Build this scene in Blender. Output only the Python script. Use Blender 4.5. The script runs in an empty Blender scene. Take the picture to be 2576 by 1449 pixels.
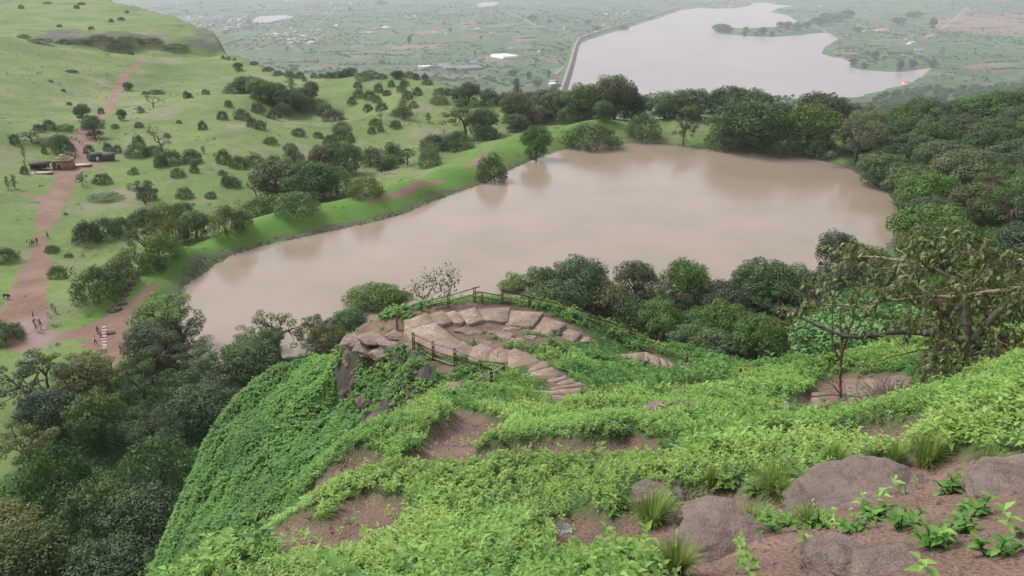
import bpy, bmesh, math, random
import numpy as np
from mathutils import Vector, Matrix

# ------------------------------------------------------------------ camera, world, sun, exposure
SC = bpy.context.scene
COL = SC.collection
CAMZ = 60.0; PITCH = math.radians(22.0); FPX = 2022.0
cam_d = bpy.data.cameras.new('camera'); cam = bpy.data.objects.new('camera', cam_d); COL.objects.link(cam)
cam.location = (0, 0, CAMZ); cam.rotation_euler = (math.pi/2-PITCH, 0, 0)
cam_d.sensor_width = 36.0; cam_d.lens = 36.0*FPX/2576.0; cam_d.clip_start = 0.1; cam_d.clip_end = 40000
SC.camera = cam
SUN_EL, SUN_ROT = math.radians(52), math.radians(-60)
world = bpy.data.worlds.new("World"); SC.world = world; world.use_nodes = True
wn = world.node_tree; wn.nodes.clear()
sky = wn.nodes.new('ShaderNodeTexSky'); sky.sky_type = 'NISHITA'; sky.sun_disc = False
sky.sun_elevation = SUN_EL; sky.sun_rotation = SUN_ROT; sky.dust_density = 3.0; sky.air_density = 1.0
hs = wn.nodes.new('ShaderNodeHueSaturation'); hs.inputs['Saturation'].default_value = 0.22; hs.inputs['Value'].default_value = 1.0
tc = wn.nodes.new('ShaderNodeTexCoord'); mp = wn.nodes.new('ShaderNodeMapping'); mp.inputs['Scale'].default_value = (1, 1, 3.5)
cn = wn.nodes.new('ShaderNodeTexNoise'); cn.inputs['Scale'].default_value = 2.2; cn.inputs['Detail'].default_value = 5
cr = wn.nodes.new('ShaderNodeValToRGB')
cr.color_ramp.elements[0].position = 0.35; cr.color_ramp.elements[0].color = (0.80, 0.81, 0.86, 1)
cr.color_ramp.elements[1].position = 0.68; cr.color_ramp.elements[1].color = (1.18, 1.10, 1.08, 1)
mx = wn.nodes.new('ShaderNodeMixRGB'); mx.blend_type = 'MULTIPLY'; mx.inputs[0].default_value = 1.0
bg = wn.nodes.new('ShaderNodeBackground'); bg.inputs['Strength'].default_value = 0.15
wo = wn.nodes.new('ShaderNodeOutputWorld')
L = wn.links.new
L(sky.outputs[0], hs.inputs['Color']); L(tc.outputs['Generated'], mp.inputs[0]); L(mp.outputs[0], cn.inputs['Vector'])
L(cn.outputs['Fac'], cr.inputs[0]); L(hs.outputs[0], mx.inputs[1]); L(cr.outputs[0], mx.inputs[2]); L(mx.outputs[0], bg.inputs[0]); L(bg.outputs[0], wo.inputs[0])
sun_d = bpy.data.lights.new('sun', 'SUN'); sun_d.energy = 1.5; sun_d.angle = math.radians(14); sun_d.color = (1, 0.96, 0.9)
sun = bpy.data.objects.new('sun', sun_d); COL.objects.link(sun)
_az = SUN_ROT
sdir = Vector((math.sin(_az)*math.cos(SUN_EL), math.cos(_az)*math.cos(SUN_EL), math.sin(SUN_EL)))
sun.rotation_euler = sdir.to_track_quat('Z', 'Y').to_euler()
sun.location = (0, 0, 200)
SC.view_settings.view_transform = 'Standard'; SC.view_settings.look = 'None'
SC.view_settings.gamma = 1.0; SC.view_settings.exposure = 0.75
SC.cycles.volume_bounces = 1; SC.cycles.max_bounces = 6; SC.cycles.diffuse_bounces = 3; SC.cycles.transparent_max_bounces = 4
try:
    SC.cycles.use_denoising = True
except Exception:
    pass
random.seed(7); rng = np.random.default_rng(11)

# ------------------------------------------------------------------ geometry helpers
cP, sP = math.cos(PITCH), math.sin(PITCH)
def rays(px, py):
    px = np.asarray(px, float); py = np.asarray(py, float)
    u = (px-1288)/FPX; v = (py-724.5)/FPX
    d = np.stack([u, cP-v*sP, -sP-v*cP], -1)
    return d/np.linalg.norm(d, axis=-1, keepdims=True)
def PD(px, py, d): return np.array([0, 0, CAMZ])+rays(px, py)*np.asarray(d, float)[..., None]
def PZ(px, py, z):
    r = rays(px, py); t = (np.asarray(z, float)-CAMZ)/r[..., 2]
    return np.array([0, 0, CAMZ])+r*t[..., None]
def proj(p):
    p = np.asarray(p, float); q = p-np.array([0, 0, CAMZ])
    w = q[..., 1]*cP-q[..., 2]*sP; up = q[..., 1]*sP+q[..., 2]*cP
    w = np.where(w < 0.05, 0.05, w)
    return 1288+FPX*q[..., 0]/w, 724.5-FPX*up/w
def vnoise(x, y, seed=0):
    xi = np.floor(x).astype(np.int64); yi = np.floor(y).astype(np.int64); fx = x-xi; fy = y-yi
    fx = fx*fx*(3-2*fx); fy = fy*fy*(3-2*fy)
    def h(a, b):
        n = (a*374761393+b*668265263+seed*974634777) & 0x7fffffff
        n = ((n ^ (n >> 13))*1274126177) & 0x7fffffff
        return ((n ^ (n >> 16)) & 0xffff)/65535.0
    return (h(xi, yi)*(1-fx)+h(xi+1, yi)*fx)*(1-fy)+(h(xi, yi+1)*(1-fx)+h(xi+1, yi+1)*fx)*fy
def fbm(x, y, sc, octs=4, seed=0):
    s = 0; a = 1; t = 0
    for k in range(octs):
        s = s+a*(vnoise(x/sc*2**k, y/sc*2**k, seed+k*17)-0.5); t += a; a *= 0.5
    return s/t*2
def rbf_fit(P3, c, lam=1e-3):
    P3 = np.asarray(P3, float); n = len(P3)
    r = np.sqrt(((P3[:, None, :2]-P3[None, :, :2])**2).sum(-1)+c*c)
    A = np.zeros((n+3, n+3)); A[:n, :n] = r-lam*np.eye(n)
    Q = np.c_[np.ones(n), P3[:, :2]]; A[:n, n:] = Q; A[n:, :n] = Q.T
    w = np.linalg.solve(A, np.r_[P3[:, 2], 0, 0, 0])
    def f(x, y):
        sh = x.shape; x = x.ravel(); y = y.ravel(); out = np.zeros(len(x))
        for i in range(0, len(x), 40000):
            a = x[i:i+40000]; b = y[i:i+40000]
            rr = np.sqrt((a[:, None]-P3[None, :, 0])**2+(b[:, None]-P3[None, :, 1])**2+c*c)
            out[i:i+40000] = rr@w[:n]+w[n]+w[n+1]*a+w[n+2]*b
        return out.reshape(sh)
    return f
def inpoly(x, y, poly):
    x = np.asarray(x, float); y = np.asarray(y, float)
    poly = np.asarray(poly); ins = np.zeros(x.shape, bool); n = len(poly); j = n-1
    for i in range(n):
        xi, yi = poly[i][:2]; xj, yj = poly[j][:2]
        c = ((yi > y) != (yj > y)) & (x < (xj-xi)*(y-yi)/((yj-yi) if yj != yi else 1e-9)+xi)
        ins ^= c; j = i
    return ins
def dseg(x, y, line, closed=False, widths=None):
    line = np.asarray(line, float); n = len(line); best = np.full(x.shape, 1e9)
    for i in range(n if closed else n-1):
        a = line[i][:2]; b = line[(i+1) % n][:2]; ab = b-a; l2 = max(ab@ab, 1e-9)
        t = np.clip(((x-a[0])*ab[0]+(y-a[1])*ab[1])/l2, 0, 1)
        d = np.hypot(x-a[0]-t*ab[0], y-a[1]-t*ab[1])
        if widths is not None: d = d-(widths[i]*(1-t)+widths[(i+1) % n]*t)
        best = np.minimum(best, d)
    return best
def axis(lo, hi, base, grow, c=0.0):
    a = [c]
    while a[-1] < hi: a.append(a[-1]+base+grow*abs(a[-1]-c))
    b = [c]
    while b[-1] > lo: b.append(b[-1]-base-grow*abs(b[-1]-c))
    return np.array(b[::-1][:-1]+a)
class Grid:
    def __init__(s, xs, ys, Z): s.xs, s.ys, s.Z = xs, ys, Z
    def __call__(s, x, y):
        i = np.clip(np.searchsorted(s.xs, x)-1, 0, len(s.xs)-2); j = np.clip(np.searchsorted(s.ys, y)-1, 0, len(s.ys)-2)
        fx = (x-s.xs[i])/(s.xs[i+1]-s.xs[i]); fy = (y-s.ys[j])/(s.ys[j+1]-s.ys[j])
        Z = s.Z; z = (Z[j, i]*(1-fx)+Z[j, i+1]*fx)*(1-fy)+(Z[j+1, i]*(1-fx)+Z[j+1, i+1]*fx)*fy
        return np.where((fx < 0) | (fx > 1) | (fy < 0) | (fy > 1), -1e4, z)

# ------------------------------------------------------------------ materials
MATS = {}
def newmat(name):
    m = bpy.data.materials.new(name); m.use_nodes = True; nt = m.node_tree; nt.nodes.clear()
    return m, nt
class NB:
    def __init__(s, nt): s.nt = nt
    def n(s, t, **kw):
        nd = s.nt.nodes.new(t)
        for k, v in kw.items(): setattr(nd, k, v)
        return nd
    def l(s, a, b): s.nt.links.new(a, b)
    def noise(s, vec, scale, detail=4, rough=0.55):
        nd = s.n('ShaderNodeTexNoise'); nd.inputs['Scale'].default_value = scale; nd.inputs['Detail'].default_value = detail
        nd.inputs['Roughness'].default_value = rough; s.l(vec, nd.inputs['Vector']); return nd.outputs['Fac']
    def ramp(s, fac, stops):
        nd = s.n('ShaderNodeValToRGB'); e = nd.color_ramp.elements
        while len(e) < len(stops): e.new(0.5)
        for k, (p, c) in enumerate(stops):
            e[k].position = p; e[k].color = (c, c, c, 1) if not isinstance(c, tuple) else (*c, 1)
        s.l(fac, nd.inputs[0]); return nd.outputs[0]
    def mix(s, fac, a, b, mode='MIX'):
        nd = s.n('ShaderNodeMixRGB', blend_type=mode)
        for k, v in enumerate((fac, a, b)):
            if hasattr(v, 'is_output') or isinstance(v, bpy.types.NodeSocket): s.l(v, nd.inputs[k])
            elif isinstance(v, tuple): nd.inputs[k].default_value = (*v, 1)
            else: nd.inputs[k].default_value = v
        return nd.outputs[0]
    def math(s, op, a, b=0.5):
        nd = s.n('ShaderNodeMath', operation=op)
        for k, v in enumerate((a, b)):
            if isinstance(v, bpy.types.NodeSocket): s.l(v, nd.inputs[k])
            else: nd.inputs[k].default_value = v
        return nd.outputs[0]
    def attr(s, name):
        nd = s.n('ShaderNodeAttribute'); nd.attribute_name = name; return nd.outputs['Fac']
    def pos(s): return s.n('ShaderNodeNewGeometry').outputs['Position']
    def out(s, col, rough=0.8, bump=None, bstr=0.5, bdist=0.1, metal=0.0, spec=0.3, ior=None):
        p = s.n('ShaderNodeBsdfPrincipled'); o = s.n('ShaderNodeOutputMaterial')
        if isinstance(col, tuple): p.inputs['Base Color'].default_value = (*col, 1)
        else: s.l(col, p.inputs['Base Color'])
        if isinstance(rough, float): p.inputs['Roughness'].default_value = rough
        else: s.l(rough, p.inputs['Roughness'])
        p.inputs['Metallic'].default_value = metal; p.inputs['Specular IOR Level'].default_value = spec
        if ior: p.inputs['IOR'].default_value = ior
        if bump is not None:
            b = s.n('ShaderNodeBump'); b.inputs['Strength'].default_value = bstr; b.inputs['Distance'].default_value = bdist
            s.l(bump, b.inputs['Height']); s.l(b.outputs[0], p.inputs['Normal'])
        s.l(p.outputs[0], o.inputs[0]); return p
def simple(name, col, rough=0.7, var=0.25, scale=3.0, metal=0.0, bstr=0.3):
    if name in MATS: return MATS[name]
    m, nt = newmat(name); b = NB(nt); tcn = b.n('ShaderNodeTexCoord').outputs['Object']
    f = b.noise(tcn, scale, 5)
    lo = tuple(c*(1-var) for c in col); hi = tuple(min(1, c*(1+var)) for c in col)
    b.out(b.ramp(f, [(0.3, lo), (0.7, hi)]), rough, f, bstr, 0.02, metal); MATS[name] = m; return m
def leafmat(name, dark, light, trans=0.25, rough=0.55):
    m, nt = newmat(name); b = NB(nt)
    if name in ('leaf_herb', 'leaf_vine', 'leaf_broad', 'leaf_weed', 'leaf_flower', 'leaf_grass', 'leaf_tuft', 'leaf_wood'):   # one hue for the whole carpet, with slow drift over the ground
        oi = b.n('ShaderNodeMath', operation='MULTIPLY_ADD'); b.l(b.noise(b.pos(), 0.35 if name != 'leaf_wood' else 0.004, 3), oi.inputs[0]); oi.inputs[1].default_value = 0.9; oi.inputs[2].default_value = 0.05; oi = oi.outputs[0]
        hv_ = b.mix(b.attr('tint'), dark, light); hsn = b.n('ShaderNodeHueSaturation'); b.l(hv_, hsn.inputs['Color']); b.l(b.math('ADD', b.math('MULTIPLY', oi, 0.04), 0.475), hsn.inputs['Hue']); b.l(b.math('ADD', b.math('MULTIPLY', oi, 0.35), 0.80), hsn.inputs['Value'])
        p = b.n('ShaderNodeBsdfPrincipled'); p.inputs['Roughness'].default_value = rough; p.inputs['Specular IOR Level'].default_value = 0.25; tr = b.n('ShaderNodeBsdfTranslucent'); ms = b.n('ShaderNodeMixShader'); ms.inputs[0].default_value = trans; o = b.n('ShaderNodeOutputMaterial')
        b.l(hsn.outputs[0], p.inputs['Base Color']); b.l(hsn.outputs[0], tr.inputs['Color']); b.l(p.outputs[0], ms.inputs[1]); b.l(tr.outputs[0], ms.inputs[2]); b.l(ms.outputs[0], o.inputs[0]); MATS[name] = m; return m
    oi = b.n('ShaderNodeObjectInfo').outputs['Random']
    t = b.attr('tint'); c = b.mix(t, dark, light)
    hsn = b.n('ShaderNodeHueSaturation'); b.l(c, hsn.inputs['Color'])
    b.l(b.math('ADD', b.math('MULTIPLY', oi, 0.045), 0.478), hsn.inputs['Hue'])
    oj = b.math('FRACT', b.math('MULTIPLY', oi, 7.31))
    b.l(b.math('ADD', b.math('MULTIPLY', oj, 0.6), 0.7), hsn.inputs['Value'])
    ok_ = b.math('FRACT', b.math('MULTIPLY', oi, 3.77))
    b.l(b.math('ADD', b.math('MULTIPLY', ok_, 0.3), 0.8), hsn.inputs['Saturation'])
    p = b.n('ShaderNodeBsdfPrincipled'); p.inputs['Roughness'].default_value = rough; p.inputs['Specular IOR Level'].default_value = 0.25
    tr = b.n('ShaderNodeBsdfTranslucent'); ms = b.n('ShaderNodeMixShader'); ms.inputs[0].default_value = trans; o = b.n('ShaderNodeOutputMaterial')
    b.l(hsn.outputs[0], p.inputs['Base Color']); b.l(hsn.outputs[0], tr.inputs['Color'])
    b.l(p.outputs[0], ms.inputs[1]); b.l(tr.outputs[0], ms.inputs[2]); b.l(ms.outputs[0], o.inputs[0])
    MATS[name] = m; return m
leafmat('leaf_dark', (0.036, 0.074, 0.024), (0.105, 0.175, 0.056))
leafmat('leaf_mid', (0.048, 0.100, 0.026), (0.140, 0.225, 0.058))
leafmat('leaf_olive', (0.062, 0.092, 0.026), (0.155, 0.190, 0.058))
leafmat('leaf_grey', (0.048, 0.088, 0.042), (0.130, 0.195, 0.088))
leafmat('leaf_brown', (0.075, 0.085, 0.034), (0.165, 0.180, 0.070))
leafmat('leaf_bright', (0.036, 0.115, 0.020), (0.120, 0.260, 0.046))
leafmat('leaf_herb', (0.070, 0.175, 0.028), (0.310, 0.505, 0.125), 0.35)
leafmat('leaf_vine', (0.040, 0.130, 0.024), (0.190, 0.390, 0.075), 0.3)
leafmat('leaf_broad', (0.035, 0.115, 0.024), (0.130, 0.280, 0.055), 0.3)
leafmat('leaf_near_tree', (0.055, 0.115, 0.034), (0.270, 0.340, 0.090), 0.3)
leafmat('leaf_grass', (0.110, 0.210, 0.040), (0.320, 0.440, 0.120), 0.3)
leafmat('leaf_tuft', (0.040, 0.092, 0.036), (0.100, 0.180, 0.065), 0.2)
leafmat('leaf_weed', (0.055, 0.150, 0.030), (0.190, 0.360, 0.075), 0.3, 0.5)
leafmat('leaf_wood', (0.030, 0.062, 0.026), (0.080, 0.140, 0.050))
leafmat('leaf_flower', (0.12, 0.13, 0.32), (0.30, 0.32, 0.60), 0.2)
simple('bark', (0.105, 0.080, 0.065), 0.9, 0.35, 2.0)
simple('bark_pale', (0.26, 0.22, 0.17), 0.85, 0.4, 6.0)
simple('bark_dark', (0.075, 0.062, 0.052), 0.9, 0.4, 6.0)
simple('twig_brown', (0.13, 0.085, 0.065), 0.9, 0.3, 6.0)
simple('rust', (0.105, 0.045, 0.030), 0.75, 0.45, 9.0)
simple('pipe_grey', (0.20, 0.17, 0.16), 0.6, 0.4, 5.0)
simple('skin', (0.22, 0.12, 0.08), 0.6, 0.1); simple('hair', (0.012, 0.010, 0.010), 0.5, 0.2)
simple('animal_black', (0.02, 0.018, 0.018), 0.7, 0.3); simple('animal_white', (0.55, 0.5, 0.45), 0.7, 0.2)

# ------------------------------------------------------------------ mesh helpers
def mk(name, V, F, mat=None, parent=None, smooth=False, attrs=None, mats=None, midx=None, link=True):
    V = np.asarray(V, np.float32); F = np.asarray(F, np.int32)
    me = bpy.data.meshes.new(name); M, k = F.shape
    me.vertices.add(len(V)); me.vertices.foreach_set('co', V.ravel())
    me.loops.add(M*k); me.loops.foreach_set('vertex_index', F.ravel())
    me.polygons.add(M); me.polygons.foreach_set('loop_start', np.arange(0, M*k, k, dtype=np.int32))
    me.update(calc_edges=True)
    if smooth: me.polygons.foreach_set('use_smooth', np.ones(M, bool))
    for n, a in (attrs or {}).items():
        at = me.attributes.new(n, 'FLOAT', 'POINT'); at.data.foreach_set('value', np.asarray(a, np.float32))
    for m in (mats or ([mat] if mat else [])): me.materials.append(MATS[m] if isinstance(m, str) else m)
    if midx is not None: me.polygons.foreach_set('material_index', np.asarray(midx, np.int32))
    if not link: return me
    o = bpy.data.objects.new(name, me); COL.objects.link(o)
    if parent: o.parent = parent
    return o
def tag(o, label=None, cat=None, group=None, kind=None):
    if label: o['label'] = label
    if cat: o['category'] = cat
    if group: o['group'] = group
    if kind: o['kind'] = kind
    return o
def empty(name, loc, rz=0.0, label=None, cat=None, group=None):
    o = bpy.data.objects.new(name, None); COL.objects.link(o); o.location = loc; o.rotation_euler = (0, 0, rz); o.empty_display_size = 0.3
    return tag(o, label, cat, group)
def cat_(parts):  # [(V,F)] -> V,F
    vs, fs, off = [], [], 0
    for V, F in parts:
        vs.append(V); fs.append(np.asarray(F)+off); off += len(V)
    return np.concatenate(vs), np.concatenate(fs)
def tube(pts, rad, n=6, cap=True):
    pts = np.asarray(pts, float); m = len(pts); rad = np.broadcast_to(np.asarray(rad, float), (m,)) if np.ndim(rad) else np.full(m, rad)
    T = np.gradient(pts, axis=0); T /= np.linalg.norm(T, axis=1, keepdims=True)+1e-9
    ref = np.array([0.31, 0.22, 0.93]) if abs(T[:, 2]).mean() < 0.8 else np.array([1.0, 0.1, 0.0])
    A = np.cross(T, ref); A /= np.linalg.norm(A, axis=1, keepdims=True)+1e-9; B = np.cross(T, A)
    th = np.linspace(0, 2*math.pi, n, endpoint=False)
    V = (pts[:, None]+rad[:, None, None]*(np.cos(th)[None, :, None]*A[:, None]+np.sin(th)[None, :, None]*B[:, None])).reshape(-1, 3)
    F = [[i*n+k, i*n+(k+1) % n, (i+1)*n+(k+1) % n, (i+1)*n+k] for i in range(m-1) for k in range(n)]
    V = np.vstack([V, pts[0], pts[-1]])
    if cap:
        for k in range(n):
            F.append([m*n, (k+1) % n, k, m*n]); F.append([m*n+1, (m-1)*n+k, (m-1)*n+(k+1) % n, m*n+1])
        F = [f if len(set(f)) == 4 else f for f in F]
    F = np.array(F); F2 = F[[len(set(f)) == 4 for f in F]]
    if cap and n == 4: pass
    if cap:  # close ends with fans of thin quads (n even)
        ex = []
        for base, c in ((0, m*n), ((m-1)*n, m*n+1)):
            for k in range(0, n-1, 2): ex.append([c, base+k, base+k+1, base+(k+2) % n])
        F2 = np.vstack([F2, ex])
    return V, F2
def box(cx, cy, cz, sx, sy, sz, rz=0.0):
    v = np.array([[x, y, z] for x in (-.5, .5) for y in (-.5, .5) for z in (-.5, .5)])*[sx, sy, sz]
    c, s = math.cos(rz), math.sin(rz); v = np.c_[v[:, 0]*c-v[:, 1]*s, v[:, 0]*s+v[:, 1]*c, v[:, 2]]+[cx, cy, cz]
    f = np.array([[0, 1, 3, 2], [4, 6, 7, 5], [0, 4, 5, 1], [2, 3, 7, 6], [0, 2, 6, 4], [1, 5, 7, 3]])
    return v, f
def prism(poly, z0, z1):  # convex-ish polygon slab -> triangulated as quads via centre
    poly = np.asarray(poly)[:, :2]; n = len(poly)
    if n % 2: poly = np.vstack([poly, (poly[-1]+poly[0])/2]); n += 1
    z0 = np.broadcast_to(z0, (n,)) if np.ndim(z0) == 0 else np.asarray(z0); z1 = np.broadcast_to(z1, (n,)) if np.ndim(z1) == 0 else np.asarray(z1)
    V = np.vstack([np.c_[poly, z0], np.c_[poly, z1], [[*poly.mean(0), z1.mean()]]])
    F = [[i, (i+1) % n, n+(i+1) % n, n+i] for i in range(n)]+[[2*n, n+i, n+i+1, n+(i+2) % n] for i in range(0, n, 2)]
    return V, np.array(F)

# ------------------------------------------------------------------ terrain: near hill N (camera hill, bastion, vine slope)
NP = []
for px, py, d in [(500, 1449, 8), (700, 1449, 7.2), (900, 1449, 6.6), (1300, 1449, 5.3), (1700, 1449, 4.3), (2000, 1449, 3.7), (2300, 1449, 3.3), (2576, 1449, 3.0),
    (740, 1300, 9.8), (1000, 1300, 8.8), (1300, 1300, 7.3), (1417, 1335, 6.4), (1700, 1300, 5.7), (2000, 1300, 4.9), (2300, 1300, 4.5), (2576, 1300, 4.1),
    (800, 1200, 12.3), (1000, 1200, 11.3), (1170, 1200, 10.2), (1400, 1190, 9.2), (1620, 1230, 7.5), (1800, 1200, 7.7), (2100, 1200, 6.4), (2400, 1190, 5.6), (2576, 1190, 5.2),
    (900, 1120, 14.2), (1030, 1100, 14.6), (1150, 1120, 13.6), (1300, 1110, 12.4), (1500, 1120, 11.0), (1700, 1100, 10.8), (2000, 1100, 9.4), (2300, 1090, 8.2), (2576, 1080, 7.2),
    (1000, 1065, 17), (1160, 1060, 16.8), (1250, 1090, 14.8), (1100, 992, 21.3), (1160, 1000, 21.5), (1240, 1035, 18.2), (1350, 1050, 16.4), (1500, 1055, 15),
    (1700, 1045, 15.2), (1900, 1055, 13.6), (2130, 1052, 11.8), (2250, 1035, 10.6), (2400, 1010, 9.6), (2576, 988, 8.8),
    (1300, 1000, 23), (1440, 1012, 22), (1600, 1010, 20.5), (1700, 1030, 18.0), (1850, 1020, 18.2), (1980, 1015, 18.0),
    (2060, 1015, 17.5), (2200, 1000, 17.5), (2300, 960, 18.5), (2120, 955, 21), (1980, 965, 24), (1800, 985, 29), (1650, 975, 31.5), (1550, 960, 33.5),
    (2160, 940, 22.5), (2250, 893, 25), (2340, 868, 26), (2460, 858, 26), (2600, 860, 26), (2450, 930, 19.5), (2600, 930, 18),
    # bastion
    (880, 842, 45.0), (1000, 790, 45.5), (1100, 762, 45.5), (1193, 752, 45.5), (1270, 752, 45.6), (1350, 768, 45.8), (1420, 788, 46.0), (1507, 820, 46.2),
    (1600, 852, 47.5), (1700, 882, 48.0), (1800, 915, 47.0), (1900, 940, 45.0), (1990, 955, 42.0),
    (1060, 815, 42.5), (1240, 795, 43.5), (1400, 830, 42.5), (1300, 850, 41.2), (1150, 850, 41.0), (1040, 880, 39.6), (1150, 925, 37.2), (1200, 892, 38.5),
    (1330, 940, 34.5), (1440, 985, 30.5), (1240, 970, 33.0), (1500, 905, 40.0), (1600, 900, 44.0), (1700, 925, 43), (1800, 950, 42.5), (1700, 950, 40.5), (1900, 970, 33),
    (940, 860, 43), (1180, 970, 30.5), (1120, 985, 28.5),
    # left cliff and vine slope
    (1090, 930, 38.5), (1000, 920, 40.5), (1060, 980, 36.5), (960, 1000, 40.5), (900, 1080, 38.5), (880, 950, 44), (850, 960, 48), (860, 1040, 45), (860, 880, 49), (760, 905, 54),
    (660, 958, 58), (600, 1015, 59), (545, 1090, 59), (500, 1190, 58), (462, 1330, 57), (440, 1449, 55), (760, 1000, 49), (700, 1100, 47), (620, 1200, 47), (560, 1320, 45),
    (780, 1130, 42), (700, 1230, 40), (620, 1330, 40), (520, 1440, 41), (850, 1100, 40.5)]:
    NP.append(PD(px, py, d))
NP += [np.array(p, float) for p in [(0, 0, 58.35), (0, -5, 59.5), (3, 0, 58.5), (-2.5, 1, 57.4), (6, 1, 59.2), (8, 5, 58.4), (-5, -3, 56),
    (-5, 4, 51), (-6, 10, 46.5), (-5.5, 15, 44), (-5.2, 20, 42), (-7, 27, 38.5), (-10, 18, 37), (-12, 28, 35), (-10, 5, 43), (-12, 10, 38), (-18, 12, 29), (-18, 24, 29), (-25, 8, 22), (-25, 30, 22), (-3.5, 30, 39), (-2.5, 25, 43),
    (-28, 45, 14), (-27, 55, 14), (-22, 62, 14), (-34, 40, 6), (-38, 52, 2), (-34, 64, 1), (-40, 25, 8), (-50, 40, -1), (-60, 20, 0), (-40, 5, 12), (-70, 60, -4), (-45, 80, -4), (-20, 75, 6), (-12, 62, 20),
    (-8, 56, 27), (0, 56, 28), (10, 57, 27), (20, 60, 24), (30, 62, 24), (-5, 75, 10), (10, 78, 10), (30, 80, 12), (50, 80, 14), (-15, 95, -2), (0, 100, -3), (20, 105, -3), (45, 110, 0), (70, 105, 4),
    (40, 52, 30), (45, 40, 34), (30, 45, 34.5), (60, 60, 20), (80, 70, 12), (40, 25, 42), (30, 30, 41), (22, 33, 41), (60, 30, 34), (90, 40, 20), (20, 10, 57), (30, 5, 56), (20, 20, 50), (60, 5, 50),
    (0, 125, -8), (50, 135, -6), (90, 120, -2), (-50, 110, -8), (-90, 60, -8), (-90, 0, -3), (-30, -5, 30), (-60, -5, 14)]]
NP = np.array(NP)
nf = rbf_fit(NP, 0.8, 0.25)
nx = axis(-78, 88, 0.09, 0.0115, 1.0); ny = axis(-6, 128, 0.09, 0.0078, 3.0)
NX, NY = np.meshgrid(nx, ny)
NZ = nf(NX, NY)
GN0 = Grid(nx, ny, NZ)
# ------------------------------------------------------------------ terrain: plateau C
SHORE_PX = [(470, 905), (455, 850), (452, 770), (455, 725), (500, 688), (570, 645), (640, 622), (740, 600), (830, 580), (930, 560), (1020, 535), (1080, 508), (1150, 482), (1210, 462),
    (1290, 422), (1340, 400), (1420, 375), (1540, 360), (1660, 362), (1740, 372), (1850, 380), (1960, 388), (2060, 400), (2140, 425), (2190, 455), (2240, 490), (2262, 530), (2250, 600),
    (2225, 640), (2130, 672), (2000, 705), (1850, 722), (1700, 730), (1500, 742), (1340, 760), (1220, 810), (1050, 855), (850, 885), (700, 905), (600, 935), (520, 930)]
SHORE = PZ(*np.array(SHORE_PX).T, -0.4)[:, :2]
CREST_PX = [(330, 775, 1.8), (400, 715, 2.2), (480, 645, 2.4), (600, 572, 2.5), (760, 528, 2.5), (950, 495, 2.5), (1060, 468, 2.6), (1150, 425, 2.6), (1240, 378, 2.8), (1350, 338, 3), (1500, 310, 3.2), (1700, 292, 3.5), (1900, 285, 3.8), (2100, 285, 4)]
CREST = np.array([PZ(c[0], c[1], c[2]+0.8) for c in CREST_PX])
CP = [np.array([*p, -0.3]) for p in SHORE]+[PZ(x, y, -3.5) for x, y in [(700, 760), (1000, 700), (1300, 560), (1600, 500), (1900, 520), (1600, 650), (2050, 560)]]+list(CREST)
for i in range(len(CREST)):  # outer foot of the bank
    t = CREST[min(i+1, len(CREST)-1)]-CREST[max(i-1, 0)]; nrm = np.array([-t[1], t[0]]); nrm /= np.linalg.norm(nrm)
    if i >= 2: CP.append(np.array([*(CREST[i, :2]+nrm*(10 if i < 4 else 15)), -1.5+0.3*i*0.6]))
for c in [(0, 1150, 1), (0, 1000, 1), (100, 900, 0.8), (60, 820, .5), (200, 830, .8), (300, 830, 1), (0, 700, 1.5), (150, 700, 1.2), (250, 600, .5), (0, 500, 4), (160, 410, 2.2), (300, 700, .3), (420, 600, -.3), (300, 500, .6), (600, 525, -1),
    (500, 450, .5), (700, 450, -2), (900, 430, -2.5), (980, 450, -1.5), (240, 345, 2.5), (0, 400, 5), (0, 300, 6), (0, 200, 11), (100, 250, 5), (200, 200, 5), (270, 260, 1), (370, 180, 2), (0, 100, 19), (200, 115, 12), (400, 150, 4), (560, 142, 2), (740, 186, 0),
    (400, 222, -4), (600, 205, -4), (500, 250, 6), (600, 245, 6.5), (400, 280, 5), (350, 315, 4), (600, 330, 2.5), (500, 350, 2), (450, 400, 1), (650, 240, 5), (700, 290, 0),
    (860, 300, -4), (790, 290, -4), (850, 188, 0), (960, 185, 6), (1050, 188, 6.5), (1200, 228, 3), (1290, 254, 0), (1000, 250, 4), (900, 250, 1.5), (800, 380, -2.5), (870, 342, -1), (960, 312, 2), (1100, 275, 3.5), (1250, 257, 3), (1100, 320, 0), (1000, 360, -1.5),
    (1400, 262, 1), (1600, 262, 0), (1800, 275, 3), (2000, 268, 4), (2200, 290, 6), (2400, 300, 8), (2600, 300, 10), (2400, 600, 3), (2576, 500, 6), (2300, 450, 2), (2500, 380, 7), (2230, 330, 2.5), (2700, 600, 10), (2500, 700, 4),
    (60, 1200, 2), (-100, 1449, 2), (-300, 900, 2), (-300, 500, 8), (-300, 250, 20), (-600, 100, 60)]:
    CP.append(PZ(*c))
for c in [(300, 86, 640), (160, 90, 680), (0, 60, 800), (430, 90, 640), (520, 96, 640), (548, 112, 630), (0, 0, 1100), (300, 10, 930), (440, 45, 820), (500, 72, 730), (530, 90, 670), (200, 125, 610), (300, 132, 618), (430, 132, 622), (540, 136, 622), (230, -25, 1100), (-200, 0, 1100)]:
    CP.append(PD(*c))
CP += [np.array(p, float) for p in [(0, 0, -6), (100, 30, -2), (-100, 0, 0), (220, 80, 6), (-220, 50, 2), (0, 60, -6), (60, 85, -4), (120, 90, 0), (200, 160, 5), (-60, 100, 1), (350, 100, 14), (0, -60, -5), (300, -100, 10), (-300, -100, 10)]]
cf = rbf_fit(CP, 6.0, 0.05)
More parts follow.
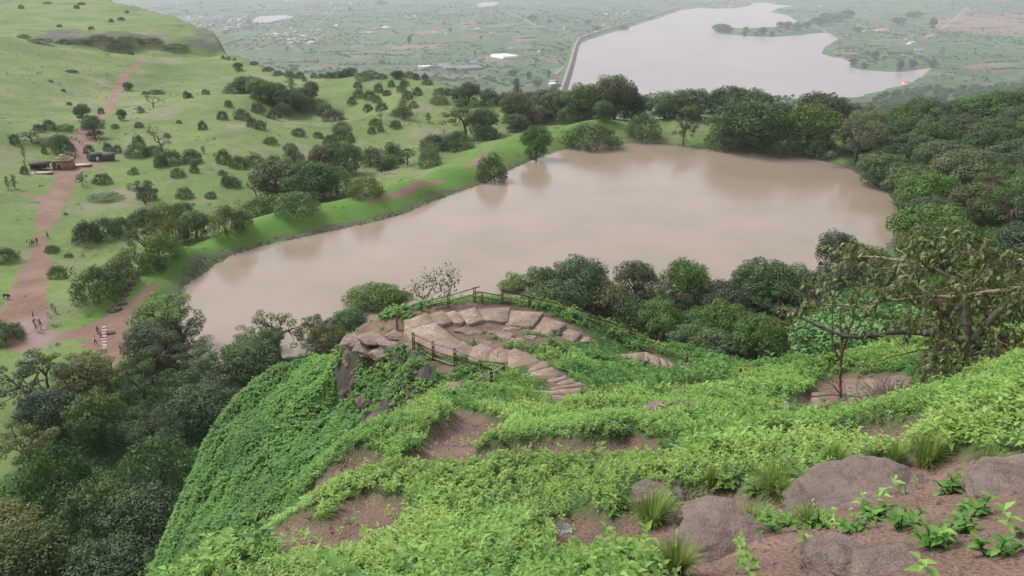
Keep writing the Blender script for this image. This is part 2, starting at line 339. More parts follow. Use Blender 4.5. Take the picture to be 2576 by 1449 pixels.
EDGE = [PD(*c)[:2] for c in [(-500, -60, 1300), (230, -25, 1120), (300, 8, 940), (440, 44, 830), (505, 72, 735), (534, 90, 672), (556, 128, 632), (640, 150, 560), (740, 186, 490), (850, 184, 470), (960, 172, 440), (1080, 186, 425), (1200, 226, 395), (1290, 250, 370),
    (1400, 242, 345), (1600, 240, 335), (1800, 248, 330), (2000, 248, 325), (2200, 240, 325), (2400, 235, 330), (2576, 230, 335), (2900, 240, 340)]]+[np.array(p, float) for p in [(420, 100), (420, -200), (-900, -200)]]
cx = axis(-620, 430, 1.3, 0.006, 20); cy = axis(-20, 1130, 1.3, 0.0055, 150)
CX, CY = np.meshgrid(cx, cy)
CZ = cf(CX, CY)
CZ += fbm(CX, CY, 34, 3, 25)*1.7*np.clip((CY-210)/80, 0, 1)*(CX < 60)
CZ += fbm(CX, CY, 60, 3, 5)*2.6*np.clip((CY-230)/200, 0, 1)+fbm(CX, CY, 12, 3, 6)*0.25
ins = inpoly(CX, CY, SHORE); dsh = dseg(CX, CY, SHORE, True)
CZ = np.where(ins, -0.42-0.12*np.minimum(dsh, 20), np.maximum(CZ, -0.38+np.minimum(dsh*0.22, 1.0)*np.clip(1.3-dsh/25, 0, 1)-3*np.clip(dsh/25-1, 0, 1)))
eo = ~inpoly(CX, CY, EDGE); de = dseg(CX, CY, EDGE, True)
scarpn = fbm(CX, CY, 40, 4, 9)
rock_c = np.where(eo & (CX < 0), np.clip(1.4-de/30+scarpn, 0, 1), 0)
_s = inpoly(CX, CY, np.array([PD(*q_)[:2] for q_ in [(60, 70, 740), (440, 60, 760), (560, 95, 700), (560, 140, 610), (180, 140, 590), (60, 110, 620)]])); CZ = CZ+_s*(fbm(CX, CY, 16, 4, 44)*2.6+np.round(fbm(CX, CY, 30, 3, 45)*4)/4*2.5)
CZ = np.where(eo, CZ-np.maximum(0, de*(1.0+0.4*scarpn))-np.clip(de, 0, 10)*1.2*(CX < -50), CZ)
CZ = np.maximum(CZ, -262)
GC = Grid(cx, cy, CZ)
# ------------------------------------------------------------------ terrain: plain D
DZ0 = -240.0
RES_PX = [(1425, 225), (1437, 195), (1442, 160), (1455, 112), (1485, 99), (1560, 76), (1640, 51), (1717, 25), (1760, 20), (1800, 22), (1844, 21), (1885, 15), (1897, 7), (1930, 7), (1957, 12), (1994, 15), (1955, 21), (1938, 30), (1984, 40), (2004, 53), (2012, 62), (1957, 67), (1884, 71), (1844, 70), (1817, 66), (1797, 78),
    (1817, 86), (1884, 91), (1944, 93), (2000, 90), (2051, 84), (2084, 82), (2107, 97), (2094, 107), (2077, 117), (2064, 133), (2091, 143), (2117, 147), (2137, 157), (2136, 170), (2184, 178), (2264, 182), (2301, 178), (2341, 170), (2317, 192), (2284, 210), (2150, 245), (1700, 250)]
RES = PZ(*np.array(RES_PX).T, DZ0)[:, :2]
P2 = PZ(*np.array([(1320+0, 0)]).T, DZ0)
SMALL = [[(638, 50), (650, 41), (680, 39), (725, 38), (738, 42), (720, 49), (690, 54), (660, 58), (640, 57)], [(1195, 13), (1215, 6), (1250, 5), (1255, 9), (1235, 15), (1210, 18)]]
SMALLW = [PZ(*np.array(s).T, DZ0)[:, :2] for s in SMALL]
dx = axis(-7500, 9000, 16, 0.012, 300); dy = axis(150, 24000, 14, 0.009, 1500)
DX, DY = np.meshgrid(dx, dy)
DZ = DZ0+3.5+fbm(DX, DY, 600, 4, 21)*6+np.clip((DY-7000)/9000, 0, 1)**1.5*160*(1+fbm(DX, DY, 2500, 4, 3))
_rx = np.clip((DX-1900)/2500, 0, 1); DZ += _rx**1.5*150*np.clip((DY-2600)/2500, 0, 1)*(1+0.5*fbm(DX, DY, 900, 4, 8))
_fl = np.clip(1-(DY-500)/2600, 0, 1)*np.clip((-DX+100)/500, 0, 1); DZ += _fl**1.6*110*(1+0.35*fbm(DX, DY, 220, 4, 12))
for w_ in [RES]+SMALLW:
    i_ = inpoly(DX, DY, w_); d_ = dseg(DX, DY, w_, True)
    DZ = np.where(i_, DZ0-0.5-np.minimum(d_*0.05, 3), DZ0+0.3+(DZ-DZ0-0.3)*np.clip(d_/90, 0, 1))
GD = Grid(dx, dy, DZ)
def H(x, y): return np.maximum(np.maximum(GN(x, y), GC(x, y)), GD(x, y))
GN = GN0
T_ = np.concatenate([np.arange(1.2, 40, 0.15), np.geomspace(40, 1400, 900), np.geomspace(1405, 20000, 700)])
def at(px, py, h=0.0, g=None, far=True, t0=0.0):
    px = np.atleast_1d(np.asarray(px, float)); py = np.atleast_1d(np.asarray(py, float)); r = rays(px, py)
    TT = T_[T_ >= t0]
    x = r[:, 0:1]*TT; y = r[:, 1:2]*TT; z = CAMZ+r[:, 2:3]*TT
    hs_ = h*(1.0 if t0 else np.clip((TT-32)/16, 0, 1)); hh = (g or H)(x, y)+hs_-z
    k = np.argmax(hh > 0, axis=1); k = np.where((hh > 0).any(1), k, len(TT)-1); k = np.maximum(k, 1)
    a = hh[np.arange(len(k)), k-1]; b = hh[np.arange(len(k)), k]; f = np.clip(a/(a-b+1e-12), 0, 1)
    t = TT[k-1]+(TT[k]-TT[k-1])*f
    p = np.stack([r[:, 0]*t, r[:, 1]*t, CAMZ+r[:, 2]*t], -1); p[:, 2] -= h*(1.0 if t0 else np.clip((t-32)/16, 0, 1))
    return p
def at1(px, py, h=0.0, t0=0.0): return at([px], [py], h, t0=t0)[0]
def wpoly(pts, g=None, h=0): a = np.array(pts, float); return at(a[:, 0], a[:, 1], h, g)[:, :2]

# ---- near hill masks
DIRT = [[(1145, 1035), (1195, 1055), (1250, 1080), (1285, 1100), (1230, 1150), (1180, 1190), (1190, 1225), (1120, 1235), (1040, 1225), (970, 1215), (1040, 1160), (1075, 1120), (1125, 1090), (1140, 1060)],
    [(1140, 1185), (1260, 1165), (1400, 1140), (1470, 1150), (1600, 1125), (1700, 1140), (1730, 1180), (1650, 1215), (1500, 1218), (1330, 1225), (1180, 1235)],
    [(1620, 1210), (1690, 1205), (1760, 1215), (1730, 1240), (1640, 1250)],
    [(1850, 1160), (2080, 1140), (2200, 1115), (2290, 1115), (2340, 1150), (2290, 1190), (2130, 1185), (1900, 1185)],
    [(1360, 1350), (1420, 1335), (1480, 1320), (1540, 1340), (1600, 1300), (1650, 1320), (1700, 1300), (1740, 1330), (1690, 1449), (1640, 1420), (1560, 1430), (1400, 1425)],
    [(1700, 1290), (1800, 1265), (1900, 1290), (2050, 1240), (2200, 1210), (2300, 1190), (2450, 1180), (2620, 1190), (2700, 1750), (1640, 1750), (1690, 1400)],
    [(870, 1290), (960, 1270), (1040, 1290), (1050, 1310), (1010, 1390), (900, 1400), (760, 1440), (700, 1449), (760, 1400), (840, 1340)],
    [(640, 1330), (700, 1285), (710, 1300), (670, 1350), (620, 1400), (590, 1430)],
    [(1370, 1095), (1420, 1070), (1400, 1062), (1350, 1080)]]
BASD = [[(865, 850), (960, 812), (1010, 800), (1030, 840), (1060, 870), (1050, 885), (950, 880), (880, 875)], [(1110, 835), (1180, 812), (1350, 850), (1440, 850), (1430, 870), (1330, 880), (1330, 900), (1400, 930), (1340, 915), (1200, 865), (1130, 850)],
    [(1080, 900), (1130, 920), (1140, 935), (1110, 950), (1090, 930)], [(1530, 895), (1560, 900), (1640, 880), (1665, 905), (1810, 955), (1700, 940), (1600, 915)], [(2040, 985), (2110, 960), (2300, 945), (2290, 1000), (2160, 1055), (2060, 1055), (1970, 1030), (2040, 1010)], [(1010, 790), (1060, 780), (1300, 768), (1440, 820), (1500, 860), (1450, 860), (1400, 850), (1100, 830)],
    [(1320, 900), (1380, 920), (1470, 970), (1450, 1020), (1400, 1015), (1390, 980), (1330, 940)]]
CLIFF = [[(855, 880), (880, 870), (1000, 885), (1085, 925), (1105, 960), (1060, 1000), (960, 1060), (910, 1100), (880, 1095), (862, 1020), (850, 950)]]
rk_n = np.zeros_like(NX); dirt_n = np.zeros_like(NX)
wob = fbm(NX, NY, 0.9, 4, 31); wobx = NX+wob*0.16; woby = NY+fbm(NX, NY, 0.9, 4, 77)*0.16
for pl in DIRT: dirt_n[inpoly(wobx, woby, wpoly(pl, GN0))] = 1
wobx = NX+wob*0.3; woby = NY+fbm(NX, NY, 1.4, 4, 78)*0.3
for i_, pl in enumerate(BASD):
    m_ = inpoly(wobx, woby, wpoly(pl, GN0)); dirt_n[m_ & ((fbm(NX, NY, 1.5, 3, 95) > -0.12) if i_ == 1 else m_)] = 1
for pl in CLIFF: rk_n[inpoly(NX+wob*0.5, NY+wob*0.5, wpoly(pl, GN0))] = 1
# thin patches on the lower left
thin = np.clip(fbm(NX, NY, 1.1, 4, 41)*2.6-0.3, 0, 1)*inpoly(NX, NY, wpoly([(560, 1449), (700, 1290), (800, 1220), (1000, 1215), (1100, 1230), (1020, 1300), (900, 1449)], GN0))
dirt_n = np.maximum(dirt_n, (thin > 0.25)*1.0)
def blur(A, k=1):
    for _ in range(k):
        B = A.copy(); B[1:-1, 1:-1] = (A[1:-1, 1:-1]*4+A[:-2, 1:-1]+A[2:, 1:-1]+A[1:-1, :-2]+A[1:-1, 2:])/8; A = B
    return A
near_f = np.clip(1-(np.hypot(NX, NY)-26)/10, 0.6, 1)
vegs = blur(1-dirt_n, 3)*np.clip((dseg(NX, NY, wpoly([(1150, 870), (1260, 900), (1340, 935), (1440, 985), (1420, 1015), (1400, 1030)], GN0))-0.6)/3.0, 0.0, 1)*np.clip(dseg(NX, NY, wpoly([(1990, 1030), (2060, 1052), (2160, 1052), (2260, 1025)], GN0))/1.6, 0.15, 1)
cush = np.where(np.hypot(NX, NY) > 16, np.clip(1.6-(np.hypot(NX, NY)-16)/7, 0.35, 1), 1)*(0.12+0.42*np.clip(fbm(NX, NY, 2.6, 3, 51)+0.42, 0, 1)*np.clip((np.hypot(NX, NY)-2)/6, 0.35, 1))*vegs
NZ = NZ+cush*near_f+fbm(NX, NY, 0.5, 4, 61)*0.035+(1-near_f)*(fbm(NX, NY, 5, 4, 62)*0.5*np.clip((np.hypot(NX, NY)-40)/20, 0.1, 1)+vegs*0.12)+np.clip((-NX-6)/4, 0, 1)*(fbm(NX, NY, 5, 4, 66)*1.2+fbm(NX, NY, 1.6, 3, 67)*0.35)
_q = fbm(NX, NY, 1.6, 4, 64)*1.1; NZ = NZ+blur(rk_n, 3)*(np.round(_q*3)/3*0.75+_q*0.25+fbm(NX, NY, 0.4, 3, 65)*0.25)
GN = Grid(nx, ny, NZ)
GDIRT = Grid(nx, ny, blur(dirt_n, 1)); GRK = Grid(nx, ny, blur(rk_n, 1))
def grid_mesh(name, X, Y, Z, mat, attrs, keep=None):
    h, w = X.shape; V = np.c_[X.ravel(), Y.ravel(), Z.ravel()]; id_ = np.arange(h*w).reshape(h, w)
    F = np.stack([id_[:-1, :-1], id_[:-1, 1:], id_[1:, 1:], id_[1:, :-1]], -1)
    F = F[keep[:-1, :-1]] if keep is not None else F.reshape(-1, 4)
    return mk(name, V, F.reshape(-1, 4), mat, smooth=True, attrs={k: v.ravel() for k, v in attrs.items()})
# near-hill ground material
m, nt = newmat('hill_soil'); b = NB(nt); pos = b.pos()
n1 = b.noise(pos, 1.3, 6); n2 = b.noise(pos, 9, 6, 0.7); n3 = b.noise(pos, 45, 4, 0.7)
vor = b.n('ShaderNodeTexVoronoi'); vor.inputs['Scale'].default_value = 38; b.l(pos, vor.inputs['Vector'])
soil = b.ramp(n1, [(0.3, (0.105, 0.062, 0.046)), (0.55, (0.17, 0.108, 0.082)), (0.75, (0.23, 0.16, 0.125))])
soil = b.mix(b.ramp(n3, [(0.4, 0.0), (0.7, 0.5)]), soil, (0.26, 0.19, 0.155))
rockc = b.ramp(n2, [(0.3, (0.040, 0.034, 0.030)), (0.6, (0.105, 0.086, 0.074)), (0.8, (0.17, 0.14, 0.12))])
green = b.ramp(n2, [(0.3, (0.030, 0.062, 0.018)), (0.7, (0.060, 0.125, 0.030))])
c = b.mix(b.attr('dirt'), green, soil); c = b.mix(b.attr('rock'), c, rockc)
hh = b.math('ADD', b.math('MULTIPLY', n2, 0.6), b.math('MULTIPLY', vor.outputs['Distance'], 0.5))
b.out(c, 0.95, hh, 0.9, 0.06); MATS['hill_soil'] = m
gn = grid_mesh('hillside_ground', NX, NY, NZ, 'hill_soil', {'dirt': blur(dirt_n, 1), 'rock': blur(rk_n, 2)}); tag(gn, kind='structure')

# ---- plateau masks
PATHS = [([(70, 868), (62, 820), (70, 760), (85, 700), (95, 640), (102, 590), (130, 520), (160, 462), (190, 415), (200, 375), (215, 335), (240, 305), (272, 275), (290, 240), (302, 205), (325, 178), (375, 147)], [2.6, 3.6, 3.6, 3.0, 1.7, 1.6, 2.5, 2.8, 3.0, 2.8, 3.2, 2.6, 2.0, 2.2, 2.1, 1.8, 1.4]),
    ([(60, 850), (130, 850), (210, 835), (270, 820), (320, 790)], [2.4, 1.6, 1.6, 2.6, 2.4]),
    ([(230, 870), (270, 850), (300, 860), (295, 930)], [1.8, 2.8, 3.4, 2.0]),
    ([(320, 790), (370, 735), (420, 700), (500, 650)], [1.8, .8, .3, .1]),
    ([(330, 780), (310, 740), (340, 700)], [1.5, .8, .5]),
    ([(0, 1010), (45, 900), (60, 850)], [.1, .3, .8]),
    ([(235, 415), (300, 455), (390, 485), (470, 505), (545, 520)], [.3, .2, .5, .5, .1]),
    ([(100, 425), (160, 428), (220, 415), (255, 405)], [1.4, 2.2, 2.2, 1.4]),
    ([(180, 355), (215, 335), (250, 330)], [1.6, 2.6, 1.6]),
    ([(570, 585), (700, 555), (850, 528), (1000, 492), (1110, 457), (1190, 412), (1240, 372)], [.2, .15, .3, .5, .7, 1.2, .4]),
    ([(1320, 345), (1500, 313), (1700, 296), (1900, 290), (2100, 288)], [.3, .5, .7, .9, 1.1]),
    ([(55, 487), (100, 500), (130, 520)], [.8, .5, .5])]
path_c = np.zeros_like(CX)
wb = fbm(CX, CY, 7, 4, 91)*1.3
for pts, ws in PATHS:
    w = wpoly(pts, GC); d = dseg(CX, CY, w, False, np.array(ws)); path_c = np.maximum(path_c, np.clip(0.5-(d+wb)/1.4, 0, 1))
def spot(pts, g=GC): return inpoly(CX+wb*1.5, CY+wb, wpoly(pts, g))*1.0
for pl in [[(110, 515), (150, 500), (165, 510), (120, 525)], [(30, 478), (60, 470), (50, 492)]]: path_c = np.maximum(path_c, spot(pl)*0.7)
rockp = np.zeros_like(CX)
for pl in [[(60, 88), (200, 70), (230, 100), (160, 110)], [(560, 345), (600, 340), (590, 352)], [(700, 290), (740, 295), (730, 310)], [(250, 86), (420, 88), (520, 98), (552, 130), (520, 128), (430, 104), (300, 104), (200, 100)], [(470, 60), (520, 80), (540, 95), (500, 92), (440, 60)], [(590, 680), (700, 690), (650, 705)], [(190, 245), (220, 235), (215, 250)]]:
    rockp = np.maximum(rockp, spot(pl)*(0.5 if pl[0][1] > 150 else 0.95))
rockp = np.maximum(rockp*np.clip(fbm(CX, CY, 14, 4, 33)*3+0.75, 0, 1), rock_c*np.clip(fbm(CX, CY, 18, 4, 34)*3+0.9, 0, 1))
shorem = np.clip(1-np.abs(dsh-0.7)/1.5, 0, 1)*(~ins)*np.clip(0.75+fbm(CX, CY, 5, 3, 14), 0, 1)
wetm = spot([(60, 800), (130, 830), (150, 850), (90, 880), (55, 850), (45, 820)])
forest_poly = wpoly([(2120, 420), (2200, 340), (2300, 250), (2700, 240), (2700, 760), (2250, 640)], GC)
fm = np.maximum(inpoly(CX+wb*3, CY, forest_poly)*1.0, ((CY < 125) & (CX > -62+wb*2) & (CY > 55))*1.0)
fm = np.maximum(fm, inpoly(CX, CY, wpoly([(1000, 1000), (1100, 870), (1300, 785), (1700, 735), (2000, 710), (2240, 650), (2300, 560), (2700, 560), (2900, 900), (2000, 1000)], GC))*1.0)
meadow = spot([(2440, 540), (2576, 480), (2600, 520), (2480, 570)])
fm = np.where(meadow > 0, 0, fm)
m, nt = newmat('meadow'); b = NB(nt); pos = b.pos()
n1 = b.noise(pos, 0.022, 5); n2 = b.noise(pos, 0.11, 6, 0.65); n3 = b.noise(pos, 1.1, 5, 0.7)
gr = b.ramp(n1, [(0.3, (0.080, 0.145, 0.036)), (0.52, (0.138, 0.205, 0.052)), (0.72, (0.195, 0.235, 0.082))])
gr = b.mix(b.ramp(n2, [(0.42, 0.0), (0.72, 0.55)]), gr, (0.066, 0.125, 0.040))
gr = b.mix(b.ramp(n3, [(0.44, 0.0), (0.74, 0.62)]), gr, (0.045, 0.100, 0.030))
mpc = b.n('ShaderNodeMapping'); mpc.inputs['Scale'].default_value = (0.03, 0.03, 1.3); b.l(pos, mpc.inputs[0]); nct = b.noise(mpc.outputs[0], 1.0, 5, 0.7)
gr = b.mix(b.ramp(nct, [(0.52, 0.0), (0.60, 0.35), (0.68, 0.0)]), gr, (0.062, 0.105, 0.036))
n9 = b.noise(pos, 4.0, 3, 0.7); gr = b.mix(b.ramp(n9, [(0.5, 0.0), (0.75, 0.35)]), gr, (0.21, 0.24, 0.09))
n4 = b.noise(pos, 0.04, 5, 0.7); gr = b.mix(b.ramp(n4, [(0.50, 0.0), (0.68, 0.7)]), gr, (0.225, 0.195, 0.150))
soil = b.ramp(n2, [(0.3, (0.155, 0.092, 0.068)), (0.7, (0.26, 0.170, 0.130))]); soil = b.mix(b.ramp(n3, [(0.45, 0.0), (0.8, 0.45)]), soil, (0.12, 0.10, 0.06))
rk = b.ramp(n3, [(0.35, (0.045, 0.045, 0.045)), (0.7, (0.16, 0.15, 0.14))])
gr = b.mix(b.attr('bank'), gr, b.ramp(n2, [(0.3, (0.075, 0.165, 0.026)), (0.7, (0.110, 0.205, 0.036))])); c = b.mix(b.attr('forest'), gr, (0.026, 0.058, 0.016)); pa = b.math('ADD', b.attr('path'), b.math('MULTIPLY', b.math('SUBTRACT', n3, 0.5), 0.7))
c = b.mix(b.ramp(pa, [(0.35, 0.0), (0.55, 1.0)]), c, soil); c = b.mix(b.attr('rock'), c, rk); c = b.mix(b.attr('shore'), c, (0.10, 0.085, 0.07))
c = b.mix(b.math('MULTIPLY', b.attr('wet'), 0.4), c, (0.20, 0.18, 0.18))
ro = b.math('SUBTRACT', 0.95, b.math('MULTIPLY', b.attr('wet'), 0.45)); b.out(c, ro, b.math('ADD', n3, n2), 0.6, 0.5); MATS['meadow'] = m
under = GN(CX, CY) > CZ+3
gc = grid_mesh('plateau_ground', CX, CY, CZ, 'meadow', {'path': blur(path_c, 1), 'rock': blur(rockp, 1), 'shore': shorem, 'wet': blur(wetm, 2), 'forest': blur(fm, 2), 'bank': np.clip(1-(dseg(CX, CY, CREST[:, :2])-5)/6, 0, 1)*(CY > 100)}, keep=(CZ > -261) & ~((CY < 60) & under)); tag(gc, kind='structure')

# ---- plain
m, nt = newmat('plain_fields'); b = NB(nt); pos = b.pos()
mpn = b.n('ShaderNodeMapping'); mpn.inputs['Scale'].default_value = (1, 0.62, 0); mpn.inputs['Rotation'].default_value = (0, 0, 0.25); b.l(pos, mpn.inputs[0])
nz = b.n('ShaderNodeTexNoise'); nz.inputs['Scale'].default_value = 0.006; b.l(mpn.outputs[0], nz.inputs['Vector'])
vm = b.n('ShaderNodeVectorMath', operation='MULTIPLY_ADD'); b.l(nz.outputs['Color'], vm.inputs[0]); vm.inputs[1].default_value = (60, 60, 0); b.l(mpn.outputs[0], vm.inputs[2])
v1 = b.n('ShaderNodeTexVoronoi', feature='F1'); v1.inputs['Scale'].default_value = 0.0125; b.l(vm.outputs[0], v1.inputs['Vector'])
v2 = b.n('ShaderNodeTexVoronoi', feature='DISTANCE_TO_EDGE'); v2.inputs['Scale'].default_value = 0.0125; b.l(vm.outputs[0], v2.inputs['Vector'])
sp = b.n('ShaderNodeSeparateColor'); b.l(v1.outputs['Color'], sp.inputs[0])
fc = b.ramp(sp.outputs[0], [(0.0, (0.045, 0.095, 0.034)), (0.30, (0.080, 0.150, 0.044)), (0.55, (0.058, 0.110, 0.040)), (0.74, (0.115, 0.165, 0.060)), (0.90, (0.15, 0.135, 0.085)), (0.96, (0.16, 0.085, 0.062)), (1.0, (0.14, 0.072, 0.056))])
for e in []: pass
n2 = b.noise(pos, 0.004, 5, 0.6); n3 = b.noise(pos, 0.03, 6, 0.7); n5 = b.noise(pos, 0.012, 5, 0.7)
fc = b.mix(b.ramp(n2, [(0.45, 0.0), (0.68, 0.85)]), fc, (0.070, 0.125, 0.042))
fc = b.mix(b.ramp(n3, [(0.5, 0.0), (0.72, 0.7)]), fc, (0.030, 0.058, 0.026))
fc = b.mix(b.ramp(n5, [(0.52, 0.0), (0.66, 0.8)]), fc, (0.032, 0.060, 0.028))
fc = b.mix(b.ramp(v2.outputs['Distance'], [(0.02, 0.7), (0.07, 0.0)]), fc, (0.030, 0.055, 0.025))
br = b.attr('bare'); fc = b.mix(br, fc, b.ramp(n3, [(0.3, (0.17, 0.10, 0.08)), (0.7, (0.24, 0.17, 0.12))])); fc = b.mix(b.attr('road'), fc, (0.30, 0.24, 0.19))
b.out(fc, 0.95); MATS['plain_fields'] = m
def wD(pts): return PZ(*np.array(pts, float).T, DZ0)[:, :2]
road_m = np.zeros_like(DX)
def flat_strip(line, w):
    line = np.asarray(line); T = np.gradient(line, axis=0); T /= np.linalg.norm(T, axis=1, keepdims=True); Nn = np.c_[-T[:, 1], T[:, 0]]
    return line+Nn*w/2, line-Nn*w/2
bare = np.zeros_like(DX)
for pl in [[(2330, 60), (2420, 50), (2620, 55), (2620, 95), (2500, 92), (2380, 80)], [(2310, 95), (2430, 35), (2445, 40), (2330, 100)], [(1050, 118), (1100, 112), (1125, 122), (1060, 130)], [(980, 122), (1050, 112), (1060, 122), (1000, 130)], [(1180, 158), (1235, 140), (1290, 148), (1215, 160)], [(1300, 100), (1340, 97), (1330, 108), (1270, 112)], [(1390, 178), (1410, 172), (1412, 185), (1390, 188)],
    [(1040, 80), (1100, 76), (1105, 84), (1050, 88)], [(1150, 60), (1195, 58), (1195, 66), (1150, 68)], [(2100, 135), (2160, 128), (2150, 140)], [(2420, 165), (2520, 158), (2530, 165), (2430, 172)]]:
    bare = np.maximum(bare, inpoly(DX+fbm(DX, DY, 80, 3, 4)*25, DY+fbm(DX, DY, 80, 3, 5)*60, wD(pl))*0.9)
gd = grid_mesh('plain_ground', DX, DY, DZ, 'plain_fields', {'bare': bare, 'road': road_m}); tag(gd, kind='structure')
# water sheets
def watermat(name, col, bumpscale, rough):
    m, nt = newmat(name); b = NB(nt); pos = b.pos(); mpw = b.n('ShaderNodeMapping'); mpw.inputs['Scale'].default_value = (0.5, 1.6, 1); mpw.inputs['Rotation'].default_value = (0, 0, 0.5); b.l(pos, mpw.inputs[0]); n = b.math('MULTIPLY', b.noise(mpw.outputs[0], bumpscale, 3, 0.6), b.ramp(b.noise(pos, bumpscale*0.02, 3), [(0.40, 0.25), (0.62, 1.6 if False else 1.0)])); n2 = b.noise(pos, bumpscale*0.03, 4)
    cc = b.mix(b.ramp(n2, [(0.3, 0.0), (0.7, 1.0)]), tuple(c*k_ for c, k_ in zip(col, (0.88, 0.90, 0.86))), tuple(c*1.07 for c in col))
    b.out(cc, rough, n, 0.45, 0.02*1.0/bumpscale if bumpscale < 1 else 0.03, 0, 0.30 if bumpscale > 1 else 0.12, 1.33); MATS[name] = m
watermat('pond_water', (0.250, 0.203, 0.158), 1.6, 0.16); watermat('lake_water', (0.275, 0.235, 0.232), 0.2, 0.30)
def sheet(name, poly, z, mat, grow=0.0):
    poly = np.asarray(poly); c = poly.mean(0); n = len(poly)
    if grow:
        T = np.roll(poly, -1, 0)-np.roll(poly, 1, 0); N_ = np.c_[T[:, 1], -T[:, 0]]; N_ /= np.linalg.norm(N_, axis=1, keepdims=True)
        ar = (poly[:, 0]*np.roll(poly[:, 1], -1)-poly[:, 1]*np.roll(poly[:, 0], -1)).sum(); poly = poly+N_*grow*(1 if ar > 0 else -1)
    bm = bmesh.new(); f = bm.faces.new([bm.verts.new((*p, z)) for p in poly]); bmesh.ops.triangulate(bm, faces=[f])
    me = bpy.data.meshes.new(name); bm.normal_update()
    if sum(ff.normal.z for ff in bm.faces) < 0: bmesh.ops.reverse_faces(bm, faces=bm.faces[:])
    bm.to_mesh(me); bm.free(); me.materials.append(MATS[mat]); o = bpy.data.objects.new(name, me); COL.objects.link(o); return tag(o, kind='structure')
sheet('pond_water', SHORE, -0.40, 'pond_water', 1.0)
sheet('reservoir_water', RES, DZ0, 'lake_water', 5)
for s_ in SMALLW: sheet('lake_water', s_, DZ0, 'lake_water', 4)
#@@PART3
# ------------------------------------------------------------------ trees
def crown_np(clusters, n_per, size, r_, seed, up=0.35, hole=0.0):
    g = np.random.default_rng(seed); Vs = []; tn = []
    for (c, r, squash) in clusters:
        n = max(12, int(n_per*(r/r_)**2)); d = g.normal(size=(n, 3)); d /= np.linalg.norm(d, axis=1, keepdims=True)
        keep = d[:, 2] > -0.55-0.3*g.random(n); d = d[keep]; n = len(d)
        rad = r*(0.55+0.5*g.random(n)**0.6); p = np.array(c)+d*rad[:, None]*np.array([1, 1, squash])
        nm = d+np.array([0, 0, up])+g.normal(size=(n, 3))*0.45; nm /= np.linalg.norm(nm, axis=1, keepdims=True)
        a = np.cross(nm, g.normal(size=(n, 3))); a /= np.linalg.norm(a, axis=1, keepdims=True)+1e-9; b_ = np.cross(nm, a)
        s = size*(0.6+0.8*g.random(n))[:, None]
        q = np.stack([p-a*s, p-b_*s*0.45+a*s*0.1, p+a*s, p+b_*s*0.5-a*s*0.1], 1)
        Vs.append(q.reshape(-1, 3)); ct = g.random()*0.45; tn.append(np.repeat(np.clip(ct+g.random(n)*0.45+0.1*d[:, 2], 0, 1), 4))
    V = np.concatenate(Vs); return V, np.arange(len(V)).reshape(-1, 4), np.concatenate(tn)
def limb(g, a, b_, r0, r1, bend=0.15, n=6):
    a, b_ = np.array(a, float), np.array(b_, float); L_ = np.linalg.norm(b_-a); t = np.linspace(0, 1, n)[:, None]
    off = g.normal(size=3)*bend*L_; p = a*(1-t)+b_*t+off*np.sin(t*math.pi)*0.6+g.normal(size=(n, 3))*0.03*L_*np.sin(t*math.pi)
    return tube(p, np.linspace(r0, r1, n), 6)
